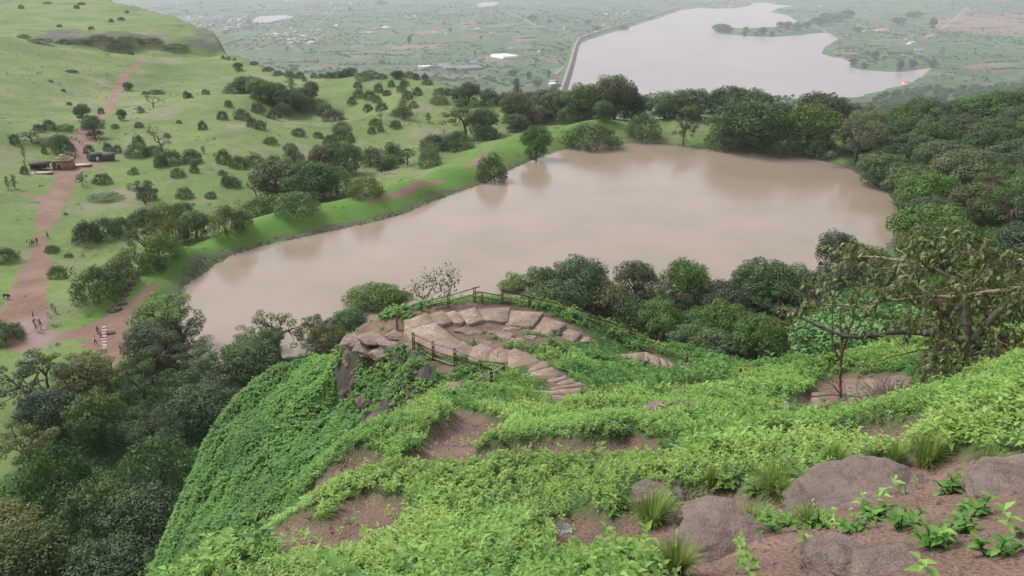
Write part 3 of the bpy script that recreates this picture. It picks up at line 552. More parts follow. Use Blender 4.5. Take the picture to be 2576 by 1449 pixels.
def proto(kind, seed):
    g = np.random.default_rng(seed); cl = []; parts = []
    if kind == 'round':   # H 10, R 6
        th = 2.2+g.random(); n = 30
        for i in range(n):
            u = (i+0.5)/n; ph = i*2.4+g.random()*0.5; el = math.asin(1-1.25*u) if 1-1.25*u > -1 else -1.2
            R = 4.6*(0.8+0.3*g.random()); r = 1.25+0.75*g.random()
            cl.append(((math.cos(ph)*math.cos(el)*R, math.sin(ph)*math.cos(el)*R, 5.3+math.sin(el)*R*0.78), r, 0.8))
        for i in range(6): cl.append(((g.normal()*2, g.normal()*2, 4.5+g.random()*3), 1.9, 0.85))
        for i in range(9): cl.append(((math.cos(i*0.7)*3.6*(0.7+0.3*g.random()), math.sin(i*0.7)*3.6*(0.7+0.3*g.random()), 1.5+1.3*g.random()), 1.3+0.4*g.random(), 0.8))
        V, F, t = crown_np(cl, 300, 0.21, 1.7, seed)
        parts.append(limb(g, (0, 0, -1.2), (0.2, 0.1, th), 0.5, 0.36, 0.04))
        for i in range(9): parts.append(limb(g, (0.2, 0.1, th-0.2), np.array(cl[(i*3) % 30][0])*[0.85, 0.85, 0.95], 0.24, 0.05))
    elif kind == 'airy':  # visible limbs, layered, H 9 R 5.5
        th = 2.6+g.random()*0.8; n = 26
        for i in range(n):
            ph = i*2.4+g.random(); R = 5.2*math.sqrt((i+0.5)/n); z = 7.7-2.2*(R/5)**2+g.normal()*0.9-(2.4 if i % 3 == 0 else 0)
            cl.append(((math.cos(ph)*R, math.sin(ph)*R, z), 0.75+0.65*g.random(), 0.6))
        V, F, t = crown_np(cl, 210, 0.17, 1.25, seed, 0.5)
        parts.append(limb(g, (0, 0, -1.2), (0.3*g.normal(), 0.3, th), 0.42, 0.32, 0.06))
        forks = [np.array([math.cos(a)*1.9, math.sin(a)*1.9, th+1.9+g.random()]) for a in np.linspace(0, 5.3, 5)+g.random()]
        for f_ in forks: parts.append(limb(g, (0.1, 0.15, th-0.1), f_, 0.25, 0.13))
        for c, r, s in cl:
            f_ = min(forks, key=lambda q: np.linalg.norm(q-np.array(c))); parts.append(limb(g, f_, c, 0.10, 0.03, 0.2))
    elif kind == 'bush':  # H 4 R 4 crown down to the ground
        n = 20
        for i in range(n):
            ph = i*2.4+g.random(); R = 3.0*math.sqrt((i+0.5)/n); z = 2.6-1.9*(R/3)**2+g.random()*0.5
            cl.append(((math.cos(ph)*R, math.sin(ph)*R, max(0.6, z)), 0.8+0.4*g.random(), 0.85))
        for i in range(11): cl.append(((math.cos(i*.57)*(2.3+g.random()*0.9), math.sin(i*.57)*(2.3+g.random()*0.9), 0.35+0.4*g.random()), 0.75+0.3*g.random(), 0.9))
        for i in range(4): cl.append(((g.normal()*1.5, g.normal()*1.5, 2.3+g.random()*0.7), 0.8, 0.9))
        V, F, t = crown_np(cl, 170, 0.14, 1.1, seed)
        for i in range(5): parts.append(limb(g, (g.normal()*0.1, g.normal()*0.1, -0.5), np.array(cl[i*3+1][0])*0.9, 0.12, 0.03))
    elif kind == 'bare':
        tips = []
        def grow(p, d, L_, r, dep):
            q = p+d*L_; parts.append(limb(g, p, q, r, r*0.6, 0.1, 5))
            if dep == 0: tips.append(q); return
            for k in range(3 if dep > 1 else 2):
                nd = d+g.normal(size=3)*0.62+np.array([0, 0, 0.08]); nd /= np.linalg.norm(nd); grow(q, nd, L_*(0.62+0.2*g.random()), r*0.55, dep-1)
        grow(np.array([0, 0, -0.8]), np.array([0.05, 0, 1.0]), 2.8, 0.34, 4)
        for q in tips: cl.append((tuple(q), 0.35, 0.8))
        V, F, t = crown_np(cl, 9, 0.13, 0.35, seed)
    elif kind == 'tall':  # narrow upright crown H 9, R 2.3
        for i in range(18):
            z = 2.2+i*0.38; R = 1.5*math.sin(min(1, (z-1)/8.0)*math.pi)**0.6*g.random(); ph = i*2.4
            cl.append(((math.cos(ph)*R, math.sin(ph)*R, z), 0.75+0.4*g.random(), 0.9))
        V, F, t = crown_np(cl, 120, 0.16, 1.0, seed)
        parts.append(limb(g, (0, 0, -1), (0.1, 0.2, 7.5), 0.25, 0.06, 0.05))
    TV, TF = cat_(parts); return mk('crown', V, F, 'leaf_dark', attrs={'tint': t}, link=False), mk('trunk', TV, TF, 'bark', smooth=True, link=False)
KSZ = {'round': (10.0, 11.5), 'airy': (9.0, 11.5), 'bush': (3.8, 7.6), 'bare': (8.5, 8.0), 'tall': (9.3, 4.2)}
PROTO = {k: [proto(k, 100*i+7+j) for j in range(n)] for i, (k, n) in enumerate([('round', 5), ('airy', 5), ('bush', 5), ('bare', 3), ('tall', 3)])}
PLANTS = []   # registry for labels
def plant(kind, x, y, z, w, h, mat, zone, tree=True, bark='bark'):
    i = random.randrange(len(PROTO[kind])); cm_, tm_ = PROTO[kind][i]; H0, W0_ = KSZ[kind]
    name = {'round': 'broadleaf_tree', 'airy': 'open_crowned_tree', 'bush': 'shrub', 'bare': 'leafless_tree', 'tall': 'slender_tree'}[kind]
    r = empty(name, (x, y, z), random.uniform(0, 6.28)); r.scale = (w/W0_, w/W0_*random.uniform(0.9, 1.1), h/H0)
    for me, nm in ((cm_, 'crown' if kind != 'bush' else 'foliage'), (tm_, 'trunk' if kind != 'bush' else 'stems')):
        o = bpy.data.objects.new(nm, me); COL.objects.link(o); o.parent = r
        if nm in ('crown', 'foliage'): o.material_slots[0].link = 'OBJECT'; o.material_slots[0].material = MATS[mat]
        elif bark != 'bark': o.material_slots[0].link = 'OBJECT'; o.material_slots[0].material = MATS[bark]
    PLANTS.append(dict(o=r, kind=kind, mat=mat, zone=zone, w=w, h=h, p=(x, y, z))); return r
def plant_px(kind, px, pyb, wpx, hpx, mat, zone, bark='bark'):
    for _ in range(40):
        p = at1(px, pyb)
        if p[1] < 1300 and p[2] > -9: break
        pyb += 2.0
    d = math.dist(p, (0, 0, CAMZ)); s = d/FPX; fs = 0.93
    return plant(kind, p[0], p[1], p[2]-0.1, wpx*s, max(0.5, hpx*s/fs*1.05), mat, zone, bark=bark)
TREE_LIST = [
('bush',1237,456,90,66,'mid','shore'),('round',1348,400,78,76,'mid','shore'),('bush',1485,368,160,58,'mid','shore'),('bush',1617,347,92,58,'dark','shore'),('airy',1720,365,60,66,'mid','shore'),('round',1880,372,200,104,'dark','shore'),('bush',1830,372,110,70,'mid','shore'),('round',2030,375,150,96,'mid','shore'),('bush',1960,385,110,50,'dark','shore'),('bush',2060,392,90,40,'dark','shore'),('airy',2150,415,120,110,'brown','shore'),('airy',1170,352,130,82,'mid','bank_outer'),('round',1215,345,85,66,'dark','bank_outer'),('round',1297,318,80,76,'olive','bank_outer'),('bush',1080,418,70,44,'mid','bank_outer'),('airy',1025,416,50,42,'mid','bank_outer'),('bare',960,436,30,66,'brown','bank_outer'),('bush',1150,376,90,44,'mid','bank_outer'),('bush',1225,352,70,34,'mid','bank_outer'),('bush',1090,378,80,40,'dark','bank_outer'),('round',820,440,85,66,'olive','bank_outer'),('round',870,440,90,76,'dark','bank_outer'),('bush',935,415,60,44,'dark','bank_outer'),('bush',990,410,60,50,'mid','bank_outer'),('round',700,500,130,84,'olive','bank_outer'),('round',790,505,140,90,'mid','bank_outer'),('bush',850,490,120,64,'mid','bank_outer'),('bush',920,490,100,44,'olive','bank_outer'),('bush',745,535,120,50,'mid','bank_outer'),('bush',650,540,90,40,'olive','bank_outer'),('bush',700,530,90,40,'mid','bank_outer'),('bush',570,585,90,66,'olive','bank_outer'),('bush',610,570,50,40,'dark','bank_outer'),('round',495,600,78,62,'mid','bank_outer'),('bush',440,620,90,70,'olive','bank_outer'),('airy',370,660,90,92,'olive','bank_outer'),('bush',410,650,100,60,'mid','bank_outer'),('bush',330,690,100,60,'mid','bank_outer'),('bush',250,748,120,70,'mid','bank_outer'),('bush',300,712,100,56,'mid','bank_outer'),('bare',645,500,50,52,'brown','bank_outer'),('bush',390,680,60,40,'dark','bank_outer'),('round',1400,300,90,64,'dark','behind_bank'),('round',1470,302,100,80,'mid','behind_bank'),('round',1545,295,110,96,'olive','behind_bank'),('round',1380,268,110,56,'dark','behind_bank'),('bush',1340,300,90,50,'olive','behind_bank'),('round',1600,292,80,60,'mid','behind_bank'),('bush',1430,310,70,40,'mid','behind_bank'),('bush',1510,298,80,40,'mid','behind_bank'),('round',1830,290,100,70,'dark','behind_bank'),('bush',1690,280,90,50,'dark','behind_bank'),('round',1525,248,70,60,'dark','rim'),('round',1590,255,90,54,'dark','rim'),('round',1470,250,70,50,'mid','rim'),('tall',1534,240,24,50,'dark','rim'),('round',1670,270,90,56,'mid','rim'),('round',1735,268,110,60,'dark','rim'),('round',1880,262,140,66,'dark','rim'),('round',1815,268,90,50,'dark','rim'),('round',1960,268,90,44,'mid','rim'),('round',2060,270,140,74,'dark','rim'),('round',2130,265,80,60,'dark','rim'),('round',2220,262,100,66,'mid','rim'),('round',2320,255,100,66,'dark','rim'),('round',2420,250,90,50,'dark','rim'),('round',2510,250,100,56,'mid','rim'),('tall',1300,262,30,56,'dark','rim'),('round',1330,262,60,36,'dark','rim'),('bush',1235,262,60,30,'dark','rim'),('bush',1270,262,60,28,'mid','rim'),('round',1180,262,60,48,'mid','rim'),('round',1165,288,36,36,'dark','rim'),('bush',1225,250,40,26,'mid','rim'),('tall',1166,280,24,52,'mid','rim'),('round',1390,252,60,36,'mid','rim'),('round',1435,246,60,34,'dark','rim'),('bush',1050,240,30,20,'dark','rim'),('round',1150,255,40,30,'dark','rim'),('round',625,233,70,36,'olive','gully'),('round',655,250,70,44,'mid','gully'),('round',690,262,80,46,'dark','gully'),('tall',735,240,26,48,'dark','gully'),('round',760,262,70,36,'dark','gully'),('round',715,275,80,44,'dark','gully'),('bush',590,234,60,24,'mid','gully'),('bush',680,235,60,26,'mid','gully'),('bush',730,270,80,40,'dark','gully'),('bush',770,280,60,36,'mid','gully'),('round',785,250,40,40,'mid','gully'),('bush',650,283,40,24,'dark','gully'),('bush',715,292,44,32,'mid','gully'),('bush',705,258,60,30,'dark','gully'),('bush',820,290,50,26,'dark','gully'),('bush',840,306,60,30,'brown','gully'),('bush',860,330,50,24,'mid','gully'),('bush',690,300,40,26,'dark','gully'),('bush',560,300,30,20,'dark','gully'),('bush',575,268,24,16,'dark','gully'),('bush',610,300,40,24,'mid','gully'),('bush',635,320,30,24,'dark','gully'),('bush',903,246,34,22,'mid','slope'),('bush',900,220,24,14,'dark','slope'),('bush',930,250,36,22,'dark','slope'),('bush',948,258,30,18,'mid','slope'),('bush',973,240,24,14,'mid','slope'),('bush',985,218,20,16,'dark','slope'),('bush',1012,232,30,26,'dark','slope'),('bush',1025,250,34,22,'dark','slope'),('bush',1018,214,26,14,'mid','slope'),('bush',952,232,26,22,'mid','slope'),('bush',885,262,26,18,'dark','slope'),('bush',926,280,28,18,'dark','slope'),('bush',960,278,34,20,'mid','slope'),('tall',1016,300,50,44,'olive','slope'),('bush',1040,270,26,16,'mid','slope'),('bush',1010,290,60,18,'dark','slope'),('bare',960,305,24,24,'brown','slope'),('bush',945,315,40,18,'mid','slope'),('bush',995,320,34,18,'dark','slope'),('bush',935,335,24,16,'mid','slope'),('bush',958,330,20,14,'dark','slope'),('tall',1078,308,18,22,'dark','slope'),('bush',1110,240,50,18,'dark','slope'),('bush',1075,212,30,12,'dark','slope'),('bush',1130,238,30,16,'dark','slope'),('bush',1105,260,50,20,'mid','slope'),('bush',1070,192,18,14,'dark','slope'),('round',1000,198,30,18,'dark','slope'),('bush',960,197,30,12,'mid','slope'),('bush',1030,192,40,14,'dark','slope'),('bush',1000,182,40,12,'dark','slope'),('bush',930,185,50,12,'dark','slope'),('bush',870,190,40,16,'dark','slope'),('bush',880,182,50,18,'dark','slope'),('bush',920,200,60,18,'mid','slope'),('bush',1048,200,20,14,'dark','slope'),('round',600,178,24,18,'dark','far_meadow'),('bush',562,148,10,8,'dark','far_meadow'),('bush',575,150,12,8,'mid','far_meadow'),('bush',590,152,10,7,'mid','far_meadow'),('bush',727,178,26,14,'mid','far_meadow'),('bush',700,172,30,12,'mid','far_meadow'),('bush',755,182,26,16,'dark','far_meadow'),('bush',790,192,20,12,'mid','far_meadow'),('bush',810,185,24,12,'dark','far_meadow'),('bush',740,196,14,10,'mid','far_meadow'),('bush',766,205,14,12,'mid','far_meadow'),('bush',675,165,30,10,'dark','far_meadow'),('bush',640,158,24,8,'dark','far_meadow'),('bush',850,178,40,14,'dark','far_meadow'),('bush',830,186,30,14,'dark','far_meadow'),('round',323,227,22,16,'dark','far_meadow'),('bare',385,270,50,34,'brown','far_meadow'),('bush',355,283,20,14,'dark','far_meadow'),('bush',392,236,44,10,'mid','far_meadow'),('bush',365,238,14,8,'dark','far_meadow'),('bush',470,248,18,18,'mid','far_meadow'),('bush',478,247,16,12,'dark','far_meadow'),('bush',518,237,24,12,'mid','far_meadow'),('bare',268,144,14,14,'brown','far_meadow'),('bush',330,138,14,8,'dark','far_meadow'),('bush',175,265,14,8,'dark','far_meadow'),('bush',160,230,12,6,'dark','far_meadow'),('bush',128,207,12,6,'dark','far_meadow'),('bush',255,286,16,14,'dark','far_meadow'),('bush',180,182,30,6,'dark','far_meadow'),('bush',54,22,14,8,'dark','far_meadow'),('bush',193,22,14,8,'dark','far_meadow'),('bush',205,12,18,6,'mid','far_meadow'),('bush',280,55,12,7,'dark','far_meadow'),('bush',305,50,18,6,'dark','far_meadow'),('bush',320,33,10,6,'dark','far_meadow'),('bush',150,68,14,6,'dark','far_meadow'),('bush',230,75,16,8,'dark','far_meadow'),('bush',120,10,20,5,'dark','far_meadow'),('bush',100,108,60,10,'dark','far_meadow'),('bush',160,112,40,12,'dark','far_meadow'),('bush',60,96,30,8,'dark','far_meadow'),('bush',200,108,50,10,'mid','far_meadow'),('bush',250,102,70,12,'dark','far_meadow'),('bush',320,104,70,12,'dark','far_meadow'),('bush',380,108,60,12,'mid','far_meadow'),('bush',300,122,60,10,'dark','far_meadow'),('bush',440,120,60,10,'dark','far_meadow'),('round',240,348,50,44,'dark','temple_field'),('round',210,304,36,34,'dark','temple_field'),('bush',232,305,24,12,'dark','temple_field'),('round',308,303,22,24,'mid','temple_field'),('bush',290,322,20,10,'dark','temple_field'),('bush',100,330,28,16,'dark','temple_field'),('bush',125,325,30,20,'dark','temple_field'),('bush',160,326,50,12,'mid','temple_field'),('bush',38,362,24,22,'dark','temple_field'),('airy',78,358,60,24,'grey','temple_field'),('bush',115,362,60,14,'mid','temple_field'),('bush',145,356,30,12,'dark','temple_field'),('round',155,386,50,40,'mid','temple_field'),('bush',178,380,24,20,'dark','temple_field'),('bush',112,386,16,14,'dark','temple_field'),('tall',62,402,10,32,'olive','temple_field'),('tall',68,440,8,30,'olive','temple_field'),('bush',62,438,20,18,'dark','temple_field'),('tall',21,476,14,26,'olive','temple_field'),('tall',38,474,18,28,'mid','temple_field'),('bush',225,386,26,20,'dark','temple_field'),('bush',272,380,24,20,'mid','temple_field'),('bush',295,384,26,18,'dark','temple_field'),('bare',408,386,74,66,'brown','temple_field'),('bush',345,392,60,28,'dark','temple_field'),('bush',350,372,34,30,'mid','temple_field'),('bush',385,388,50,20,'dark','temple_field'),('bush',430,412,60,34,'mid','temple_field'),('bush',406,420,36,28,'dark','temple_field'),('bush',486,408,54,30,'dark','temple_field'),('tall',512,386,16,16,'mid','temple_field'),('bush',448,444,36,20,'mid','temple_field'),('bush',490,434,24,24,'dark','temple_field'),('bush',565,412,40,34,'dark','temple_field'),('bush',600,422,50,28,'mid','temple_field'),('bush',640,416,60,26,'dark','temple_field'),('bush',690,420,50,28,'mid','temple_field'),('bush',740,408,60,32,'dark','temple_field'),('bush',560,440,24,12,'mid','temple_field'),('bush',336,438,26,16,'mid','temple_field'),('bush',258,461,44,22,'dark','temple_field'),('airy',208,468,30,26,'olive','temple_field'),('bush',262,498,90,10,'grey','temple_field'),('airy',365,512,76,54,'mid','temple_field'),('bush',370,500,50,30,'mid','temple_field'),('bush',465,497,44,24,'mid','temple_field'),('bush',530,498,30,16,'dark','temple_field'),('bush',585,470,48,26,'dark','temple_field'),('bush',570,465,30,24,'mid','temple_field'),('bush',220,610,60,50,'dark','temple_field'),('bush',265,596,80,44,'dark','temple_field'),('bush',305,583,60,34,'dark','temple_field'),('bush',370,562,80,36,'dark','temple_field'),('bush',415,548,80,34,'mid','temple_field'),('bush',460,540,60,30,'dark','temple_field'),('bush',340,566,50,26,'mid','temple_field'),('bush',146,700,44,30,'mid','temple_field'),('bush',130,632,36,14,'mid','temple_field'),('bush',15,655,60,28,'dark','temple_field'),('bush',12,860,80,46,'dark','temple_field'),('bush',40,845,40,30,'dark','temple_field'),('bush',172,645,24,8,'mid','temple_field'),('bush',165,540,10,6,'dark','temple_field'),('bush',350,320,24,12,'mid','temple_field'),('bush',510,325,24,20,'dark','temple_field'),('bush',420,345,20,10,'mid','temple_field'),('bush',450,310,16,8,'mid','temple_field'),('bush',655,325,30,22,'mid','temple_field'),('bush',680,360,40,16,'mid','temple_field'),('bush',750,340,40,18,'mid','temple_field'),('bush',800,345,30,14,'mid','temple_field'),('bush',830,365,40,24,'dark','mid_meadow'),('bush',860,348,60,22,'dark','mid_meadow'),('bush',880,358,30,20,'mid','mid_meadow'),('bush',800,385,40,20,'mid','mid_meadow'),('bush',730,380,40,20,'mid','mid_meadow'),('airy',110,975,90,80,'mid','path_edge'),('airy',215,960,120,72,'mid','path_edge'),('bush',180,965,60,30,'dark','path_edge'),('airy',420,868,160,120,'mid','path_edge'),('round',385,905,150,90,'dark','path_edge'),('airy',455,880,140,96,'mid','path_edge'),('bare',285,975,70,80,'brown','path_edge'),('airy',575,980,150,110,'mid','path_edge'),('airy',700,905,140,120,'mid','path_edge'),('airy',790,870,90,80,'mid','path_edge'),('airy',640,890,110,70,'mid','path_edge'),('round',940,790,150,62,'mid','path_edge'),('round',880,840,90,60,'bright','path_edge'),('bush',850,845,60,40,'bright','path_edge'),('round',990,780,100,44,'mid','path_edge'),('round',1290,740,80,32,'mid','pond_front'),('round',1375,770,100,96,'mid','pond_front'),('round',1455,768,140,120,'dark','pond_front'),('round',1500,770,90,70,'mid','pond_front'),('round',1600,760,110,100,'dark','pond_front'),('round',1725,775,120,116,'bright','pond_front'),('round',1920,780,160,120,'dark','pond_front'),('round',1860,790,110,90,'mid','pond_front'),('round',2110,700,110,110,'grey','pond_front'),('airy',2040,790,130,100,'grey','pond_front'),('airy',1965,945,190,120,'olive','pond_front'),('airy',1870,940,110,90,'olive','pond_front'),('round',1770,850,120,70,'bright','pond_front'),('round',1650,850,120,90,'mid','pond_front'),('round',1880,880,130,90,'bright','pond_front'),
]
for k_, a_, b1_, w_, h_, m_, z_ in TREE_LIST:
    if z_ in ('path_edge', 'pond_front'):   # these stand on ground hidden by their own crowns: place by the middle of the crown
        wm = w_; d0 = None
        for it in range(4):
            hh_ = (h_ if d0 is None else h_*d0/FPX)*(0.045 if d0 is None else 0.55)
            q_ = at1(a_, b1_-h_*0.55, min(hh_, 9), 64); d0 = math.dist(q_, (0, 0, CAMZ))
        s_ = d0/FPX; plant(k_, q_[0], q_[1], q_[2], w_*s_, max(h_*s_*1.05, 0.5*w_*s_), 'leaf_'+m_, z_, bark='bark')
    else: plant_px(k_, a_, b1_, w_, h_, 'leaf_'+m_, z_)
def fill_zone(poly, spacing, n_try, kinds, mats, wr, hr, zone, seed, avoid=3.2):
    g = np.random.default_rng(seed); poly = np.array(poly, float); lo, hi = poly.min(0), poly.max(0)
    c = g.random((n_try, 2))*(hi-lo)+lo; c = c[inpoly(c[:, 0], c[:, 1], poly)]
    P = at(c[:, 0], c[:, 1], hr[0]*0.55, t0=60); old = [p_['p'][:2] for p_ in PLANTS]; acc = []
    ok_ = inpoly(P[:, 0], P[:, 1], SHORE) | (np.hypot(P[:, 0], P[:, 1]) < 55)
    near_old = np.array([min((math.hypot(p[0]-q[0], p[1]-q[1]) for q in old), default=99) < avoid for p in P]) if len(P) else []
    for p, bad, no in zip(P, ok_, near_old):
        if bad or no or any((p[0]-q[0])**2+(p[1]-q[1])**2 < spacing**2 for q in acc): continue
        acc.append(p); w = random.uniform(*wr); k = random.choice(kinds)
        plant(k, p[0], p[1], p[2]-0.2, w, random.uniform(*hr), 'leaf_'+random.choice(mats), zone)
    return len(acc)
n1_ = fill_zone([(2130, 300), (2200, 240), (2300, 220), (2420, 215), (2640, 205), (2660, 780), (2440, 770), (2240, 620), (2250, 560), (2280, 480), (2170, 420)], 12.6, 5000, ['round', 'round', 'round', 'airy'], ['dark', 'dark', 'mid', 'olive', 'dark', 'mid'], (14.5, 19.5), (9, 12.5), 'right_forest', 3)
n2_ = fill_zone([(1240, 740), (1330, 720), (1500, 745), (1800, 750), (2040, 720), (2200, 640), (2330, 700), (2576, 740), (2620, 850), (2400, 860), (2250, 890), (2130, 950), (1980, 940), (1850, 900), (1700, 860), (1500, 800), (1350, 755)], 7.8, 2600, ['round', 'round', 'airy', 'bush'], ['dark', 'mid', 'bright', 'olive', 'grey', 'mid'], (9, 12), (6, 9), 'front_forest', 5)
n3_ = fill_zone([(60, 950), (150, 930), (240, 960), (330, 880), (430, 830), (500, 900), (540, 930), (640, 860), (740, 840), (840, 870), (800, 880), (650, 955), (580, 1040), (520, 1140), (450, 1330), (430, 1449), (-60, 1449), (-60, 1300), (40, 1180), (100, 1060)], 7.0, 4200, ['round', 'airy', 'round', 'bush'], ['dark', 'mid', 'olive', 'grey', 'brown', 'dark', 'mid'], (8, 11.5), (5.5, 8), 'left_forest', 9)
n4_ = fill_zone([(1280, 262), (1450, 235), (1640, 238), (1700, 250), (2120, 235), (2130, 285), (1640, 278), (1400, 292), (1290, 312)], 9, 900, ['round', 'bush', 'round'], ['dark', 'mid', 'olive'], (8, 13), (6, 9), 'rim_wood', 12, 5)
n5_ = fill_zone([(660, 460), (760, 425), (860, 405), (980, 385), (1080, 370), (1200, 325), (1250, 322), (1200, 345), (1080, 390), (940, 435), (760, 475), (660, 500)], 8.5, 500, ['bush', 'airy', 'bush', 'round'], ['mid', 'olive', 'dark'], (6, 9), (3.5, 7), 'bank_outer', 15, 5)
print('TREES', len(PLANTS), n1_, n2_, n3_, n4_, n5_)
# ------------------------------------------------------------------ ground cover on the near hill
def leaves(pos, az, el, L_, wd, g, droop=0.35, fold=0.18):
    n = len(pos); d = np.stack([np.cos(az)*np.cos(el), np.sin(az)*np.cos(el), np.sin(el)], -1); s = np.stack([-np.sin(az), np.cos(az), 0*az], -1); nn = np.cross(s, d); nn = np.where(nn[:, 2:3] < 0, -nn, nn)
    L_ = L_[:, None]; wd = wd[:, None]; roll = g.normal(size=(n, 1))*0.25; s = s*np.cos(roll)+nn*np.sin(roll)
    mid = pos+d*L_*0.48; tip = pos+d*L_-nn*L_*droop
    q = np.stack([pos, mid+s*wd+nn*L_*fold*0.5, tip, mid-s*wd+nn*L_*fold*0.5, mid-nn*L_*fold*0.2], 1)
    V = q.reshape(-1, 3); i = np.arange(n)[:, None]*5; F = np.concatenate([i+[0, 4, 2, 1], i+[0, 3, 2, 4]]); return V, F
def sector(n, r0, r1, th0=-52, th1=52, g=rng):
    r = np.sqrt(g.random(n)*(r1*r1-r0*r0)+r0*r0); a = np.radians(g.random(n)*(th1-th0)+th0); return r*np.sin(a), r*np.cos(a)
def infrus(x, y, z, mgn=420):
    px, py = proj(np.stack([x, y, z], -1)); return (px > -mgn) & (px < 2576+mgn) & (py < 1449+mgn*1.6) & (py > -50)
def slope_n(x, y):
    e = 0.3; gx = (GN(x+e, y)-GN(x-e, y))/(2*e); gy = (GN(x, y+e)-GN(x, y-e))/(2*e); return gx, gy
def herb(name, x, y, K, L0, hp, mat, g, wr=0.26, cluster=None, grid=None, el0=0.05, el1=0.75, to=0.0):
    grid = grid or GN; z = grid(x, y); n = len(x); gx, gy = slope_n(x, y) if grid is GN else (0*x, 0*x)
    nrm = np.stack([-gx, -gy, np.ones(n)], -1); nrm /= np.linalg.norm(nrm, axis=1, keepdims=True); up = nrm*0.55+np.array([0, 0, 0.45]); up += g.normal(size=(n, 3))*0.12
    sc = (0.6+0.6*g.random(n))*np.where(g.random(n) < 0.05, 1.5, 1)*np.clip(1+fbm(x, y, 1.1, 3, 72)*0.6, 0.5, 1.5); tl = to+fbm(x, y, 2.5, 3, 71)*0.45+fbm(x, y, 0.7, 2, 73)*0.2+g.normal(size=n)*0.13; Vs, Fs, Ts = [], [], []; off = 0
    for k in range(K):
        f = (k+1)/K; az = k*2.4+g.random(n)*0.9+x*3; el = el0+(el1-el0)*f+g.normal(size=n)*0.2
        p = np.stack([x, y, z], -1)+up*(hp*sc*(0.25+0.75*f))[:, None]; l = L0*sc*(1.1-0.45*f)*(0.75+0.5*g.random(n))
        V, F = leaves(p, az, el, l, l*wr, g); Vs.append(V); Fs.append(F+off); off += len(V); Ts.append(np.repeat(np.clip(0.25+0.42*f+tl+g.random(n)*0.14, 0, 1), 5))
    V = np.concatenate(Vs); o = mk(name, V, np.concatenate(Fs), mat, attrs={'tint': np.concatenate(Ts)}); return tag(o, kind='stuff')
g = np.random.default_rng(5)
SLAB_KEEP = []
def clear_of_slabs(x, y):
    k = np.ones(len(x), bool)
    for pl in SLAB_KEEP: k &= ~inpoly(x, y, pl)
    return k
# ------------------------------------------------------------------ stone stairway round the bastion and lower slabs
simple('slab_stone', (0.30, 0.215, 0.17), 0.9, 0.42, 1.6, bstr=0.4)
m, nt = newmat('slab_stone2'); b = NB(nt); pos = b.pos(); n1 = b.noise(pos, 0.9, 6, 0.6); n2 = b.noise(pos, 6, 6, 0.75); n3 = b.noise(pos, 60, 3)
c = b.ramp(n1, [(0.35, (0.185, 0.140, 0.108)), (0.5, (0.285, 0.225, 0.175)), (0.62, (0.375, 0.31, 0.245))]); c = b.mix(b.ramp(n2, [(0.42, 0.0), (0.58, 0.85)]), c, (0.185, 0.135, 0.105))
c = b.mix(b.ramp(n3, [(0.5, 0.0), (0.75, 0.35)]), c, (0.13, 0.09, 0.07)); b.out(c, 0.93, b.math('ADD', n2, b.math('MULTIPLY', n3, 0.3)), 0.5, 0.04); MATS['slab_stone'] = m
def c5(p): return (975+.2319*p[0], 704.5+.2319*p[1])
def c6(p): return (1509.6+.2442*p[0], 817.7+.2442*p[1])
def c3(p): return (1887+.3473*p[0], 534.6+.3473*p[1])
def slab(poly, parent, name='step', th=0.3, lift=0.10, g_=None, zref=None, gr=1.0):
    pts = np.array(poly, float); c = pts.mean(0); pts = c+(pts-c)*gr; q = at([c[0]], [c[1]], 0, GN)[0]; z = (q[2] if zref is None else zref)+lift
    W = PZ(pts[:, 0], pts[:, 1], z); SLAB_KEEP.append(W[:, :2]); n = len(W)
    D_ = []; T_2 = []                      # subdivide the edge and wobble it so the slab reads as rough stone
    for i in range(n):
        a, b_ = W[i, :2], W[(i+1) % n, :2]; k = max(2, int(np.linalg.norm(b_-a)/0.35))
        for t in np.arange(k)/k:
            e = a*(1-t)+b_*t; e = e+rng.normal(size=2)*0.022; D_.append(e)
    D_ = np.array(D_); m_ = len(D_)
    if m_ % 2: D_ = np.vstack([D_, (D_[-1]+D_[0])/2]); m_ += 1
    cc = D_.mean(0); ring = cc+(D_-cc)*0.985
    V = np.vstack([np.c_[D_, np.full(m_, z-th)], np.c_[D_, z-0.02+rng.normal(size=m_)*0.006], np.c_[ring, z+rng.normal(size=m_)*0.006], [[*cc, z+0.01]]])
    F = [[i, (i+1) % m_, m_+(i+1) % m_, m_+i] for i in range(m_)]+[[m_+i, m_+(i+1) % m_, 2*m_+(i+1) % m_, 2*m_+i] for i in range(m_)]+[[3*m_, 2*m_+i, 2*m_+i+1, 2*m_+(i+2) % m_] for i in range(0, m_, 2)]
    return mk(name, V, F, 'slab_stone', parent)
S5 = [[(180, 440), (415, 360), (515, 465), (350, 520), (200, 560)], [(445, 378), (592, 330), (697, 452), (600, 482), (530, 470)], [(622, 357), (725, 328), (838, 440), (775, 470), (708, 452)], [(752, 350), (945, 292), (1038, 427), (880, 472), (850, 440)],
      [(975, 305), (1325, 297), (1290, 450), (1045, 430)], [(1330, 330), (1685, 350), (1565, 502), (1280, 488)], [(1685, 392), (1930, 470), (1750, 605), (1570, 545)], [(1930, 515), (2115, 575), (2012, 662), (1755, 620)], [(2110, 612), (2193, 618), (2190, 665), (2080, 685), (2035, 668)]]
